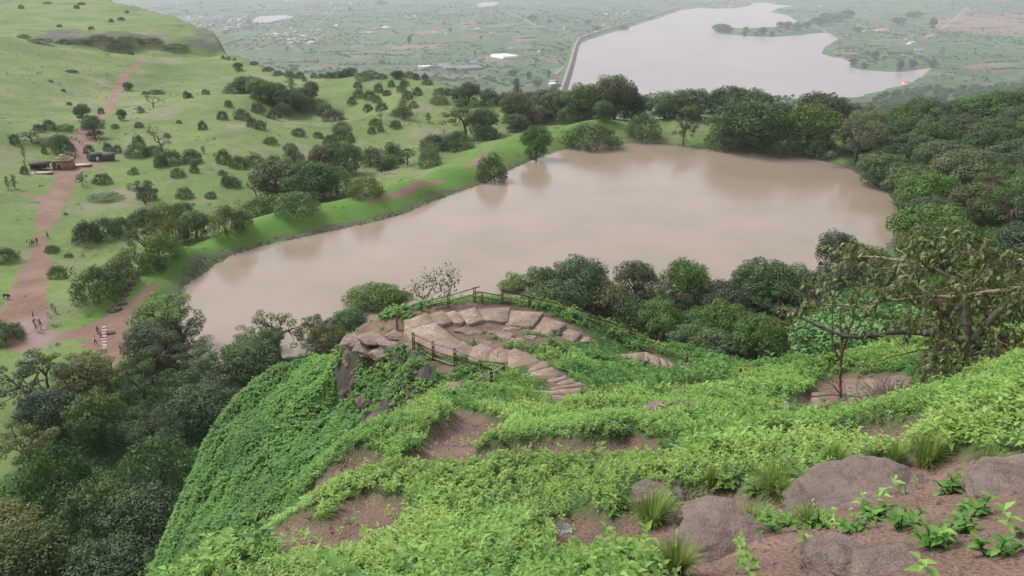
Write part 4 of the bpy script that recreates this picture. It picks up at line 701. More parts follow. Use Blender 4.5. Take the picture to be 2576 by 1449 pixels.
U5 = [[(195, 560), (510, 470), (640, 560), (760, 650), (930, 722), (870, 850), (480, 770), (290, 660)], [(935, 722), (1010, 690), (1165, 750), (1095, 880), (1000, 900), (875, 850)], [(1120, 790), (1205, 732), (1320, 768), (1440, 850), (1310, 940), (1100, 885)], [(1325, 772), (1390, 745), (1500, 790), (1660, 880), (1590, 965), (1490, 1005), (1310, 935)],
      [(1500, 1000), (1665, 882), (1720, 885), (1750, 940), (1620, 985), (1520, 1020)], [(1510, 1015), (1785, 945), (1870, 1030), (1665, 1105)], [(1672, 1104), (1930, 1035), (1950, 1075), (1722, 1138)], [(1722, 1140), (2010, 1070), (2045, 1110), (1755, 1172)], [(1757, 1175), (2095, 1100), (2120, 1155), (1775, 1190)],
      [(1600, 1200), (1775, 1192), (2112, 1165), (2080, 1240), (1640, 1255)], [(1495, 1185), (1600, 1205), (1645, 1258), (2062, 1245), (1950, 1340), (1750, 1322), (1600, 1290)]]
st = empty('stone_stairway', tuple(at([1180], [850], 0, GN)[0]), 0, 'pale brown stone stairway of broad slabs curving round the grassy bastion above the pond', 'stairway')
def unparent_offset(o, root): o.parent = root; o.matrix_parent_inverse = Matrix.Translation(-Vector(root.location))
zt = at([1150], [800], 0, GN)[0][2]
for k, pl in enumerate(S5): unparent_offset(slab([c5(p) for p in pl], None, lift=0.11, gr=1.03), st)
for k, pl in enumerate(U5): unparent_offset(slab([c5(p) for p in pl], None, lift=0.10+0.012*k if k < 4 else 0.28, th=0.4, gr=1.07 if k < 6 else 1.0), st)
LP = [[(110, 300), (260, 292), (450, 272), (450, 402), (400, 400), (240, 380)], [(455, 272), (520, 290), (600, 330), (628, 428), (560, 410), (455, 402)], [(622, 340), (690, 362), (722, 442), (632, 430)], [(693, 365), (760, 400), (832, 472), (726, 442)], [(770, 402), (930, 440), (920, 500), (836, 470)], [(932, 450), (1010, 480), (1000, 530), (922, 500)], [(1012, 482), (1100, 502), (1110, 560), (1005, 530)], [(1102, 502), (1165, 540), (1160, 572), (1112, 560)]]
lp = empty('stone_steps', tuple(at([1640], [905], 0, GN)[0]), 0, 'narrow brown stone steps descending beside the railing to the right of the bastion', 'steps')
for pl in LP: unparent_offset(slab([c6(p) for p in pl], None, lift=0.72, th=1.1), lp)
rp = empty('slab_path', tuple(at([2150], [1000], 0, GN)[0]), 0, 'dusty brown slab path with fallen twigs below the leafy roadside tree', 'path')
for pl in [[(245, 1385), (400, 1380), (420, 1440), (400, 1449), (255, 1449)], [(450, 1300), (600, 1290), (700, 1320), (710, 1449), (600, 1455), (450, 1410)], [(680, 1210), (860, 1200), (960, 1200), (1040, 1400), (900, 1455), (712, 1449)], [(1030, 1182), (1200, 1188), (1190, 1270), (1100, 1300), (1010, 1250)]]:
    sl_ = slab([c3(p) for p in pl], None, lift=0.38, th=0.7); sl_.data.materials[0] = simple('slab_brown', (0.165, 0.118, 0.095), 0.95, 0.45, 3.0); unparent_offset(sl_, rp)
# ------------------------------------------------------------------ railings
def post_geo(pb, ph, rz=0.0):
    parts = []; z0, h = pb[2]-0.3, ph+0.3; k_ = min(1, 0.35+ph/1.2)
    for s in (-0.045*k_, 0.045*k_): parts.append(box(pb[0]+s*math.cos(rz), pb[1]+s*math.sin(rz), z0+h/2, 0.042*k_, 0.075*k_, h, rz))
    for f in (0.5, 0.75, 0.97): parts.append(box(pb[0], pb[1], z0+h*f, 0.046*k_, 0.085*k_, 0.05, rz))
    return cat_(parts)
def post_from(px, pt, pbm):
    q = at([px], [pbm], 0, GN)[0]; d = math.dist(q, (0, 0, CAMZ)); h = (pbm-pt)*d/FPX/0.93; return q, min(1.25, max(0.3, h))
def railing(posts, label, rails, name='pipe_railing'):
    P_ = [post_from(*p) for p in posts]; root = empty(name, tuple(P_[0][0]), 0, label, 'railing')
    for q, h in P_: unparent_offset(mk('post', *post_geo(q, h), 'rust'), root)
    for (i, j, f0, f1, mat, e0, e1) in rails:
        a, ha = P_[i]; b_, hb = P_[j]; pts = []
        for k in range(i, j+1): pts.append(P_[k][0]+np.array([0, -0.02, P_[k][1]*(f0+(f1-f0)*(k-i)/max(1, j-i))]))
        pts = np.array(pts); pts[0] += (pts[0]-pts[1])*e0; pts[-1] += (pts[-1]-pts[-2])*e1
        unparent_offset(mk('rail', *tube(pts, 0.036, 6), mat, smooth=True), root)
    return root
railing([(1006, 775, 804), (1060, 758, 782), (1128.5, 741.6, 773.6), (1194, 722.6, 760)], 'rusty post and pipe railing on the far left rim of the bastion', [(0, 3, 0.9, 0.95, 'pipe_grey', -0.1, 0.2), (0, 3, 0.45, 0.55, 'pipe_grey', -0.1, 0.2), (1, 2, 0.02, 0.1, 'pipe_grey', -0.5, 0.7)])
railing([(1213, 734, 761), (1264, 727, 763.6), (1331.5, 745, 772.5), (1416.8, 766, 786), (1507.7, 793, 824), (1585, 816.5, 846.5), (1659.7, 835, 871.5)], 'long rusty railing along the far right rim of the bastion, down the slope', [(0, 1, 0.95, 0.55, 'pipe_grey', 0.3, 0.0), (1, 4, 0.95, 0.93, 'rust', 0, -0.15), (0, 1, 0.5, 0.2, 'pipe_grey', 0.2, 0.4), (1, 4, 0.45, 0.35, 'pipe_grey', 0, 0), (4, 6, 0.7, 0.5, 'rust', 0.4, 0.3), (4, 6, 0.2, 0.15, 'pipe_grey', 0.3, 0.4)])
railing([(1041, 836.7, 878.4), (1091, 857.5, 906), (1145.5, 875, 922.5), (1210.4, 904, 935), (1266, 912, 935)], 'near railing of three pipes beside the stairway landing', [(0, 4, 0.92, 0.95, 'pipe_grey', 0, 0), (0, 3, 0.5, 0.5, 'rust', 0, 0.4), (0, 3, 0.15, 0.05, 'pipe_grey', 0, 0)])
railing([(1195, 958, 976), (1236, 933, 968), (1268, 916, 940)], 'short slanting railing with two pipes below the near railing', [(0, 2, 0.85, 0.9, 'pipe_grey', 0.2, 0), (0, 2, 0.35, 0.4, 'pipe_grey', 0.2, -0.1)])
for (px, pt, pbm), lb in zip([(1000, 794, 832), (1726.5, 888.5, 917.8), (1794, 908, 937), (1860, 927.6, 953)], ['lone rusty post standing on the rock at the left end of the bastion', 'rusty fence post right above the descending stone steps', 'rusty leaning fence post halfway down the slope right of the stone steps', 'lowest rusty fence post on the green slope, right of all others']):
    q, h = post_from(px, pt, pbm); r = empty('fence_post', tuple(q), 0, lb, 'post', 'single rusty posts'); unparent_offset(mk('post_shaft', *post_geo(q, h), 'rust'), r); unparent_offset(mk('footing', *box(q[0], q[1], q[2]-0.05, 0.22, 0.22, 0.16), 'slab_stone'), r)
# ------------------------------------------------------------------ rocks
from mathutils import noise as mnoise
m, nt = newmat('rock'); b = NB(nt); tcx = b.n('ShaderNodeTexCoord').outputs['Object']; pos = b.pos(); n1 = b.noise(pos, 2.2, 6, 0.65); n2 = b.noise(pos, 14, 6, 0.75); n3 = b.noise(pos, 90, 3, 0.6)
vr = b.n('ShaderNodeTexVoronoi', feature='DISTANCE_TO_EDGE'); vr.inputs['Scale'].default_value = 1.7; b.l(pos, vr.inputs['Vector'])
c = b.ramp(n1, [(0.3, (0.165, 0.128, 0.103)), (0.5, (0.250, 0.197, 0.160)), (0.7, (0.35, 0.285, 0.235))]); c = b.mix(b.ramp(n2, [(0.5, 0.0), (0.7, 0.6)]), c, (0.125, 0.098, 0.085)); c = b.mix(b.ramp(n3, [(0.62, 0.0), (0.72, 0.6)]), c, (0.38, 0.33, 0.28))
b.out(c, 0.95, b.math('ADD', b.math('ADD', n2, b.math('MULTIPLY', n3, 0.35)), b.math('MULTIPLY', b.ramp(vr.outputs['Distance'], [(0.0, 0.0), (0.05, 1.0)]), 0.5)), 1.0, 0.06); MATS['rock'] = m
simple('rock_dark', (0.095, 0.080, 0.072), 0.95, 0.5, 3.0, bstr=0.8)
def rock_mesh(w, dpt, h, seed, sub=4, rough=0.28, flat=0.5):
    rg = np.random.default_rng(seed+900); bm = bmesh.new(); bmesh.ops.create_icosphere(bm, subdivisions=sub, radius=1.0); off = Vector((seed*3.1, seed*1.7, seed*0.9))
    P_ = np.array([v.co[:] for v in bm.verts]); pn = rg.normal(size=(15, 3)); pn[:, 2] *= 0.8; pn = np.vstack([pn, [[0.1, 0.05, 1], [-0.2, 0.3, 0.9], [0.3, -0.4, 0.8]]]); pn /= np.linalg.norm(pn, axis=1, keepdims=True)
    pd = 0.66+0.3*rg.random(len(pn)); pd[-3:] = [flat+0.1, flat+0.2, flat+0.25]; dt = P_@pn.T; R_ = np.where(dt > 0.05, pd/np.maximum(dt, 0.05), 9); R_.sort(axis=1); Rr = R_[:, 0]*0.8+R_[:, 1]*0.2*(R_[:, 1] < 2)+R_[:, 0]*0.2*(R_[:, 1] >= 2); Rr = np.minimum(Rr, 1.25)
    for v, k0 in zip(bm.verts, Rr):
        p = v.co.copy(); k = k0*(1+0.13*mnoise.fractal(p*1.3+off, 1.0, 2.0, 5)+0.05*mnoise.fractal(p*5+off, 0.8, 2.0, 4)); p *= k
        v.co = (p.x*w/1.7, p.y*dpt/1.7, p.z*h*1.1)
    me = bpy.data.meshes.new('boulder'); bm.to_mesh(me); bm.free(); me.polygons.foreach_set('use_smooth', np.ones(len(me.polygons), bool)); return me
def rock_px(px, py, wpx, hpx, seed, label, mat='rock', dep=0.8, group=None, name='boulder', sink=0.25, flat=0.5, sub=5, rz=None):
    q = at([px], [py], 0, GN)[0]; d = math.dist(q, (0, 0, CAMZ)); w = wpx*d/FPX; h = max(0.06, hpx*d/FPX*(0.62 if d > 9 else 0.52))
    me = rock_mesh(w, w*dep, h, seed, sub, flat=flat); me.materials.append(MATS[mat]); o = bpy.data.objects.new(name, me); COL.objects.link(o)
    o.location = (q[0], q[1], q[2]-h*sink); o.rotation_euler = (0, 0, random.uniform(-.3, .3) if rz is None else rz); tag(o, label, 'rock', group); return o
rock_px(1820, 1375, 270, 190, 1, 'big grey brown boulder, rounded, at the bottom edge between grass tuft and gravel', dep=0.9, sink=0.15)
rock_px(1800, 1300, 150, 60, 2, 'low brown rock lying just behind the big rounded boulder', dep=0.8)
rock_px(2215, 1240, 330, 130, 3, 'wide cracked grey rock outcrop with herbs growing along its lower edge', dep=0.75, sink=0.2)
rock_px(2110, 1250, 90, 50, 4, 'small dark knob of rock at the left end of the cracked outcrop', dep=0.9)
rock_px(2545, 1225, 210, 90, 5, 'pinkish grey rock at the right edge of the picture', dep=0.9)
rock_px(2130, 1410, 200, 60, 6, 'flat tan rock half buried in gravel along the bottom edge', dep=0.8, sink=0.55)
rock_px(2260, 1425, 190, 60, 16, 'flat tan rock in gravel right of the other half buried one', dep=0.8, sink=0.55)
rock_px(1172, 1200, 78, 42, 7, 'smooth rounded pinkish boulder where the two dirt strips meet', dep=0.8, sink=0.1)
rock_px(1020, 1205, 64, 26, 8, 'long flat rock at the foot of the narrow dirt channel', dep=0.7)
rock_px(1075, 1193, 34, 22, 9, 'small rock between the flat rock and the rounded pinkish boulder', dep=0.8)
rock_px(1675, 1235, 110, 50, 10, 'dome of brown rock set in bare soil left of the grass tuft', dep=0.8, sink=0.3)
rock_px(1690, 1030, 96, 40, 11, 'brown rock with dark holes rising from the herbs in mid slope', dep=0.7, sink=0.15)
rock_px(1150, 985, 70, 44, 12, 'angular dark brown rock below the slanting railing', dep=0.8, sink=0.1, rz=0.5)
rock_px(1045, 1012, 36, 26, 13, 'dark rock on the green ridge left of the angular brown rock', dep=0.9)
rock_px(1252, 1090, 40, 26, 14, 'pale cracked stone at the top of the dirt channel', dep=0.9, sink=0.15)
rock_px(1400, 838, 30, 30, 15, 'dark upright stone beside the lower slabs of the bastion', 'rock_dark', dep=0.9)
for i, (px, py, w, h) in enumerate([(900, 852, 62, 34), (950, 846, 70, 30), (925, 870, 60, 34), (990, 862, 60, 30), (1000, 838, 50, 24), (970, 882, 60, 26), (885, 885, 40, 50), (1035, 868, 40, 24)]):
    rock_px(px, py, w*1.15, h*0.8, 30+i, '%s weathered block of the rocky outcrop at the left end of the bastion' % ['first', 'second', 'third', 'fourth', 'fifth', 'sixth', 'seventh', 'eighth'][i], dep=0.9, group='blocks of the left bastion outcrop', sink=0.42)
for i, (px, py, w, h) in enumerate([(1165, 832, 34, 22), (1195, 838, 30, 20), (1235, 838, 22, 14), (1262, 845, 50, 18), (1220, 865, 30, 14), (1300, 860, 34, 16), (1335, 850, 26, 14), (1370, 870, 26, 16), (1190, 862, 22, 12), (1285, 825, 40, 10)]):
    rock_px(px, py, w*1.2, h, 50+i, 'grey flat stone bedded in the dirt enclosed by the curving slabs', dep=0.9, group='flat stones inside the bastion', sink=0.3)
for i, (px, py, w, h) in enumerate([(905, 950, 60, 60), (920, 1010, 60, 70), (890, 1050, 50, 60), (950, 1050, 60, 60), (980, 985, 60, 50), (1000, 1040, 50, 40), (870, 990, 40, 70), (935, 1085, 50, 50)]):
    rock_px(px, py, w*0.72, h*0.7, 70+i, 'dark craggy rock of the vine hung cliff face below the bastion', 'rock_dark', dep=0.9, group='cliff rocks', sink=0.35, rz=random.uniform(0, 3))
# pebbles on the bare soil: uncountable
n = 70000; x, y = sector(n, 1.6, 20); k = (GDIRT(x, y) > 0.5) & infrus(x, y, GN(x, y)); x, y = x[k], y[k]; z = GN(x, y); n = len(x)
s = (0.004+0.013*g.random(n)**3)*(1+np.hypot(x, y)/14); octv = np.array([[1, 0, 0], [0, 1, 0], [-1, 0, 0], [0, -1, 0], [0, 0, .7], [0, 0, -.7]], float)
an = g.random(n)*6.28; ov = octv[None]*s[:, None, None]*(0.7+0.6*g.random((n, 6, 1))); ox = ov[..., 0]*np.cos(an)[:, None]-ov[..., 1]*np.sin(an)[:, None]; oy = ov[..., 0]*np.sin(an)[:, None]+ov[..., 1]*np.cos(an)[:, None]
V = np.stack([x[:, None]+ox, y[:, None]+oy, z[:, None]+ov[..., 2]+s[:, None]*0.2], -1).reshape(-1, 3); tri = np.array([[0, 1, 4], [1, 2, 4], [2, 3, 4], [3, 0, 4]])
tag(mk('gravel', V, (np.arange(n)[:, None, None]*6+tri[None]).reshape(-1, 3), 'rock'), kind='stuff')
# ------------------------------------------------------------------ herbs
KEEPOUT = [wpoly([(1540, 890), (1600, 912), (1700, 930), (1810, 955)], GN0), wpoly([(1340, 935), (1440, 985), (1420, 1015)], GN0), wpoly([(2050, 1035), (2150, 1040), (2250, 1020)], GN0)]
def cover(n, r0, r1, thr=0.5, sparse=0.05, th=(-52, 52)):
    x, y = sector(n, r0, r1, *th); z = GN(x, y); k = (z > 12) & (infrus(x, y, z) if r1 > 14 else np.ones(len(z), bool)); x, y = x[k], y[k]
    k = ((GDIRT(x, y) < thr) | (g.random(len(x)) < sparse)) & clear_of_slabs(x, y)
    for l_ in KEEPOUT: k &= (dseg(x, y, l_) > (2.4 if l_ is KEEPOUT[0] else 1.1)) | (g.random(len(x)) < 0.12)
    return x[k], y[k]
broad_poly = [wpoly(p, GN0) for p in [[(1400, 880), (1500, 860), (1700, 930), (1830, 950), (1900, 1000), (1640, 1010), (1480, 960)], [(2280, 940), (2500, 960), (2576, 975), (2350, 1020), (2270, 1010)], [(1690, 880), (1900, 935), (1990, 950), (1760, 900)]]]
def split(x, y):
    m_ = np.zeros(len(x), bool)
    for p_ in broad_poly: m_ |= inpoly(x+fbm(x, y, 3, 4, 5)*3, y+fbm(x, y, 3, 4, 6)*3, p_) & (fbm(x, y, 1.2, 3, 9) > -0.25)
    return m_
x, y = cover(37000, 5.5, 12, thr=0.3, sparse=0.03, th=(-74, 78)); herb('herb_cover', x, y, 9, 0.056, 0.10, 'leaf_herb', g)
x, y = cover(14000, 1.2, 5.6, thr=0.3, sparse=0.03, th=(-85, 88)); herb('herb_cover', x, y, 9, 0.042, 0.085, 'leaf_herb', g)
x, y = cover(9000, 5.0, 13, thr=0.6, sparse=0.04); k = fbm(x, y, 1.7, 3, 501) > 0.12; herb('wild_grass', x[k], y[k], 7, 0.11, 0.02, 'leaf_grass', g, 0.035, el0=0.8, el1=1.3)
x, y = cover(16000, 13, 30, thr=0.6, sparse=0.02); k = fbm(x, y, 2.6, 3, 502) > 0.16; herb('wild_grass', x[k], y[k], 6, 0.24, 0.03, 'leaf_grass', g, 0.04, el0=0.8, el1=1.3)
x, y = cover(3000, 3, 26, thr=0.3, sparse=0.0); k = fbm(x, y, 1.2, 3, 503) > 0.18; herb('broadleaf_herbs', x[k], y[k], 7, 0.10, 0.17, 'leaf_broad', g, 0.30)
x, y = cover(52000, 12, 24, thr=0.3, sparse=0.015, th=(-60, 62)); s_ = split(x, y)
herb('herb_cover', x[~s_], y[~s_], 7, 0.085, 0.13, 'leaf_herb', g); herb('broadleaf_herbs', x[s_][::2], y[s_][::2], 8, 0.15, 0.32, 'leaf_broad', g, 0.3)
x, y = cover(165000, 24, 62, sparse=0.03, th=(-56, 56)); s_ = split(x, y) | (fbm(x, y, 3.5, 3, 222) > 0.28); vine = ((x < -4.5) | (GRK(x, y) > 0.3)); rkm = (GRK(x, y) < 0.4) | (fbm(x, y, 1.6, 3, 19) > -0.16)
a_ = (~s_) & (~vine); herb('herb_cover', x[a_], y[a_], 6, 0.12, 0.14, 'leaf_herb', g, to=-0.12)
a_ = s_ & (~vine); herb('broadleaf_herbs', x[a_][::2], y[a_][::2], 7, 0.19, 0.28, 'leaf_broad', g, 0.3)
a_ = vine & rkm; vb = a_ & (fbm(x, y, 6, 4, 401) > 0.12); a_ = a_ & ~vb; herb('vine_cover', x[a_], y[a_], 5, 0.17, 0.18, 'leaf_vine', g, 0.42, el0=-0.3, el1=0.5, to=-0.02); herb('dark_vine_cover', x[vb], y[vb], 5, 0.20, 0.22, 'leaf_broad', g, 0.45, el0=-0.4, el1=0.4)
# larger pale leaved plants and flowers near the cliff
k = inpoly(x, y, wpoly(CLIFF[0], GN0)) & (fbm(x, y, 1.5, 2, 88) > 0.1); herb('blue_flowers', x[k][::9], y[k][::9], 4, 0.07, 0.36, 'leaf_flower', g, 0.45)
# undergrowth far slope / forest floor
def blobs(name, x, y, z, R, n_l, size, mat, g):
    N_ = len(x); d = g.normal(size=(N_, n_l, 3)); d /= np.linalg.norm(d, axis=2, keepdims=True); d[..., 2] = np.abs(d[..., 2])
    p = np.stack([x, y, z], -1)[:, None]+d*R[:, None, None]*(0.7+0.4*g.random((N_, n_l, 1)))*[1, 1, 0.7]
    p = p.reshape(-1, 3); nm = (d+g.normal(size=d.shape)*0.4+[0, 0, .4]).reshape(-1, 3); nm /= np.linalg.norm(nm, axis=1, keepdims=True)
    a = np.cross(nm, g.normal(size=nm.shape)); a /= np.linalg.norm(a, axis=1, keepdims=True); b_ = np.cross(nm, a); s = (np.repeat(R, n_l)*size*(0.6+0.8*g.random(len(p))))[:, None]
    V = np.stack([p-a*s, p-b_*s*0.5, p+a*s, p+b_*s*0.5], 1).reshape(-1, 3); t = np.repeat(np.clip(np.repeat(g.random(N_)*0.5, n_l)+g.random(len(p))*0.5, 0, 1), 4)
    return tag(mk(name, V, np.arange(len(V)).reshape(-1, 4), mat, attrs={'tint': t}), kind='stuff')
def H2(x, y): return np.maximum(GN(x, y), GC(x, y))
xs = g.random(60000)*330-70; ys = g.random(60000)*330+20; zs = H2(xs, ys)
fm_g = Grid(cx, cy, fm)
k = ((fm_g(xs, ys) > 0.5) | ((GN(xs, ys) > GC(xs, ys)) & (np.hypot(xs, ys) > 52))) & ~inpoly(xs, ys, SHORE) & (zs < 37) & infrus(xs, ys, zs) & (g.random(60000) < np.clip(1.3-np.hypot(xs, ys)/260, 0.3, 1))
mead = inpoly(xs, ys, wpoly([(2440, 540), (2576, 480), (2600, 520), (2480, 570)], GC)); k &= ~mead
xs, ys, zs = xs[k], ys[k], zs[k]; print('UNDERGROWTH', len(xs))
blobs('undergrowth', xs, ys, zs-0.15, 0.5+0.9*g.random(len(xs)), 34, 0.17, 'leaf_bright', g)
# small weeds dotted over the meadows
xs = g.random(16000)*420-330; ys = 120+g.random(16000)**1.3*420; zs = GC(xs, ys)
k = (~inpoly(xs, ys, SHORE)) & (fm_g(xs, ys) < 0.3) & (zs > -6) & (Grid(cx, cy, path_c)(xs, ys) < 0.3) & (fbm(xs, ys, 25, 3, 111)+g.normal(size=16000)*0.3 > 0.10) & (GN(xs, ys) < zs)
xs, ys, zs = xs[k], ys[k], zs[k]; blobs('meadow_weeds', xs, ys, zs-0.05, 0.22+0.75*g.random(len(xs))**2.5, 22, 0.2, 'leaf_tuft', g)
# shore stones and reeds
per = np.concatenate([SHORE[i]+(SHORE[(i+1) % len(SHORE)]-SHORE[i])*np.linspace(0, 1, 40)[:, None] for i in range(0, 30)]); idx = g.integers(0, len(per), 2600); q = per[idx]+g.normal(size=(2600, 2))*0.55
zq = np.maximum(GC(q[:, 0], q[:, 1]), -0.45); s = 0.12+0.30*g.random(2600)**2; ov = octv[None]*s[:, None, None]*(0.6+0.8*g.random((2600, 6, 3)))
V = (np.c_[q, zq][:, None]+ov).reshape(-1, 3); tag(mk('shore_stones', V, (np.arange(2600)[:, None, None]*6+tri[None]).reshape(-1, 3), 'rock_dark'), kind='stuff')
# grass blades (tufts)
def tuft(px, py, wpx, hpx, label, nb=260, mat='leaf_grass'):
    q = at([px], [py], 0, GN)[0]; d = math.dist(q, (0, 0, CAMZ)); R = wpx*d/FPX/2; h = hpx*d/FPX; n = nb
    a = g.random(n)*6.28; r0 = R*0.3*np.sqrt(g.random(n)); lean = g.random(n)**0.7; L_ = h*(0.6+0.7*g.random(n)); T = np.linspace(0, 1, 5)
    bx_ = q[0]+r0*np.cos(a); by_ = q[1]+r0*np.sin(a); bz_ = GN(bx_, by_)-0.02; V = []; 
    side = np.stack([-np.sin(a), np.cos(a), 0*a], -1)*0.0024*(1+d/14)
    for t in T:
        p = np.stack([bx_+np.cos(a)*lean*R*1.1*t**1.6, by_+np.sin(a)*lean*R*1.1*t**1.6, bz_+L_*(t-0.45*lean*t*t*1.1)], -1); w = (1-t)**0.7; V += [p-side*w, p+side*w]
    V = np.stack(V, 1).reshape(-1, 3); i = np.arange(n)[:, None]*10; F = np.concatenate([i+[2*k, 2*k+1, 2*k+3, 2*k+2] for k in range(4)])
    o = mk('grass_tuft', V-q, F, mat, attrs={'tint': np.repeat(g.random(n), 10)}); o.location = q; return tag(o, label, 'grass tuft', 'grass tufts on the near slope')
for px, py, w, h, lb in [(1640, 1320, 140, 110, 'long bladed grass tuft beside the foil wrapper, left of the big boulder'), (1960, 1235, 190, 90, 'wide pale grass tuft left of the cracked rock outcrop'), (1700, 1440, 120, 120, 'grass tuft at the bottom edge leaning on the big boulder'), (1900, 1320, 120, 60, 'fine grass behind the big boulder'), (2330, 1165, 110, 90, 'tall thin grass above the cracked outcrop'), (2250, 1170, 60, 70, 'single upright clump of grass blades by the bare hollow'), (1345, 1030, 70, 50, 'soft grass tuft at the foot of the stairway'), (1290, 1010, 50, 30, 'small grass tuft left of the stairway foot'), (1790, 1215, 60, 50, 'dry yellowish tuft above the soil dome'), (2100, 1180, 90, 70, 'green grass clump between the two herb banks'), (2480, 1190, 90, 80, 'grass clump by the right edge above the pinkish rock'), (1600, 1160, 40, 40, 'little tuft on the edge of the dirt strip'), (2040, 1320, 100, 60, 'fine grass along the lower edge of the cracked outcrop')]:
    tuft(px, py, w, h, lb, 320)
# large leaved single plants
def fine_leaves(pos, az, el, L_, wd, g, n=6):
    Vs, Fs, off = [], [], 0
    for p, a, e, l, w in zip(pos, az, el, L_, wd):
        d = np.array([math.cos(a)*math.cos(e), math.sin(a)*math.cos(e), math.sin(e)]); s_ = np.array([-math.sin(a), math.cos(a), 0]); nn = np.cross(d, s_); nn = nn if nn[2] > 0 else -nn; rows = []
        for k in range(n+1):
            t = k/n; c = p+d*l*t-nn*l*0.45*t*t+s_*l*0.05*math.sin(3*t+a); hw = w*(math.sin(math.pi*min(1, t*0.92+0.05))**0.8)*(1+0.10*(-1)**k)*(0 if k == n else 1)
            rows += [c-s_*hw+nn*hw*0.35, c-nn*hw*0.05, c+s_*hw+nn*hw*0.35]
        Vs.append(np.array(rows)); Fs += [[off+3*k+j, off+3*k+j+1, off+3*k+j+4, off+3*k+j+3] for k in range(n) for j in (0, 1)]; off += len(rows)
    return np.concatenate(Vs), np.array(Fs)
def bigplant(px, py, wpx, label, mat='leaf_broad', K=9, hs=0.3):
    q = at([px], [py], 0, GN)[0]; d = math.dist(q, (0, 0, CAMZ)); R = wpx*d/FPX/2; pos, az, el, ll, st_ = [], [], [], [], []
    for sp in range(5 if K > 9 else 4):
        a = sp*1.9+g.random()*1.2; r0 = R*(0.15+0.65*g.random()); b0 = np.array([math.cos(a)*r0*0.3, math.sin(a)*r0*0.3, -0.03]); gz = GN(np.array([q[0]+math.cos(a)*r0]), np.array([q[1]+math.sin(a)*r0]))[0]-q[2]
        tip = np.array([math.cos(a)*r0, math.sin(a)*r0, gz+R*(0.35+0.5*g.random())]); st_.append(tube(np.array([b0, (b0+tip)/2+[0, 0, R*0.12], tip]), 0.003+0.0002*d, 4))
        for k in range(7):
            t = 0.3+0.7*k/6; pos.append(b0*(1-t)+tip*t+[0, 0, R*0.10*math.sin(t*3.1)]); az.append(a+k*2.4+g.random()*.6); el.append(0.15+0.5*t+g.normal()*.25); ll.append(R*(0.62-0.26*t)*(0.8+0.4*g.random()))
    ll = np.array(ll); V, F = fine_leaves(pos, az, el, ll, ll*0.27, g); r = empty('leafy_plant', tuple(q), 0, label, 'plant', 'large leaved plants'); n = len(ll)
    mk('foliage', V, F, mat, r, attrs={'tint': np.repeat(0.15+0.6*g.random(n), 21)}, smooth=True); mk('stem', *cat_(st_), 'leaf_broad', r)
for px, py, w, lb in [(1672, 1140, 80, 'blue green plant with large leaves above the dirt strip'), (1650, 1165, 60, 'round leaved plant hanging over the dirt strip'), (1690, 1115, 50, 'small grey green plant next to the large leaved one'), (760, 1235, 70, 'large leaved yellowish plant on the ridge to the left'), (1540, 1290, 110, 'tall plant with long leaves in the herb bank beside the foil wrapper'), (1830, 1230, 100, 'leafy rosette on the herb bank above the big boulder'), (1900, 1240, 90, 'second leafy rosette next to the pale grass tuft'), (2395, 1240, 90, 'leafy weed growing on top of the cracked outcrop'), (2270, 1330, 110, 'leafy weed at the foot of the cracked outcrop'), (2200, 1310, 100, 'low weed in front of the cracked outcrop'), (2450, 1300, 100, 'weed on the gravel right of the cracked outcrop'), (2350, 1380, 120, 'bright weed in the gravel near the bottom right'), (2140, 1340, 90, 'weed in the gap between the two big rocks'), (2430, 1340, 90, 'leafy weed in the gravel left of the corner'), (2130, 1420, 90, 'seedling on the half buried flat rock'), (2500, 1400, 110, 'weed in the bottom right corner'), (1960, 1330, 90, 'weed creeping over the top of the big boulder'), (2060, 1325, 80, 'weed right of the big boulder top')]:
    bigplant(px, py, w*(1.05 if px > 1800 else 0.9), lb, 'leaf_weed' if px > 1800 else 'leaf_broad', 13 if px > 1800 else 9)
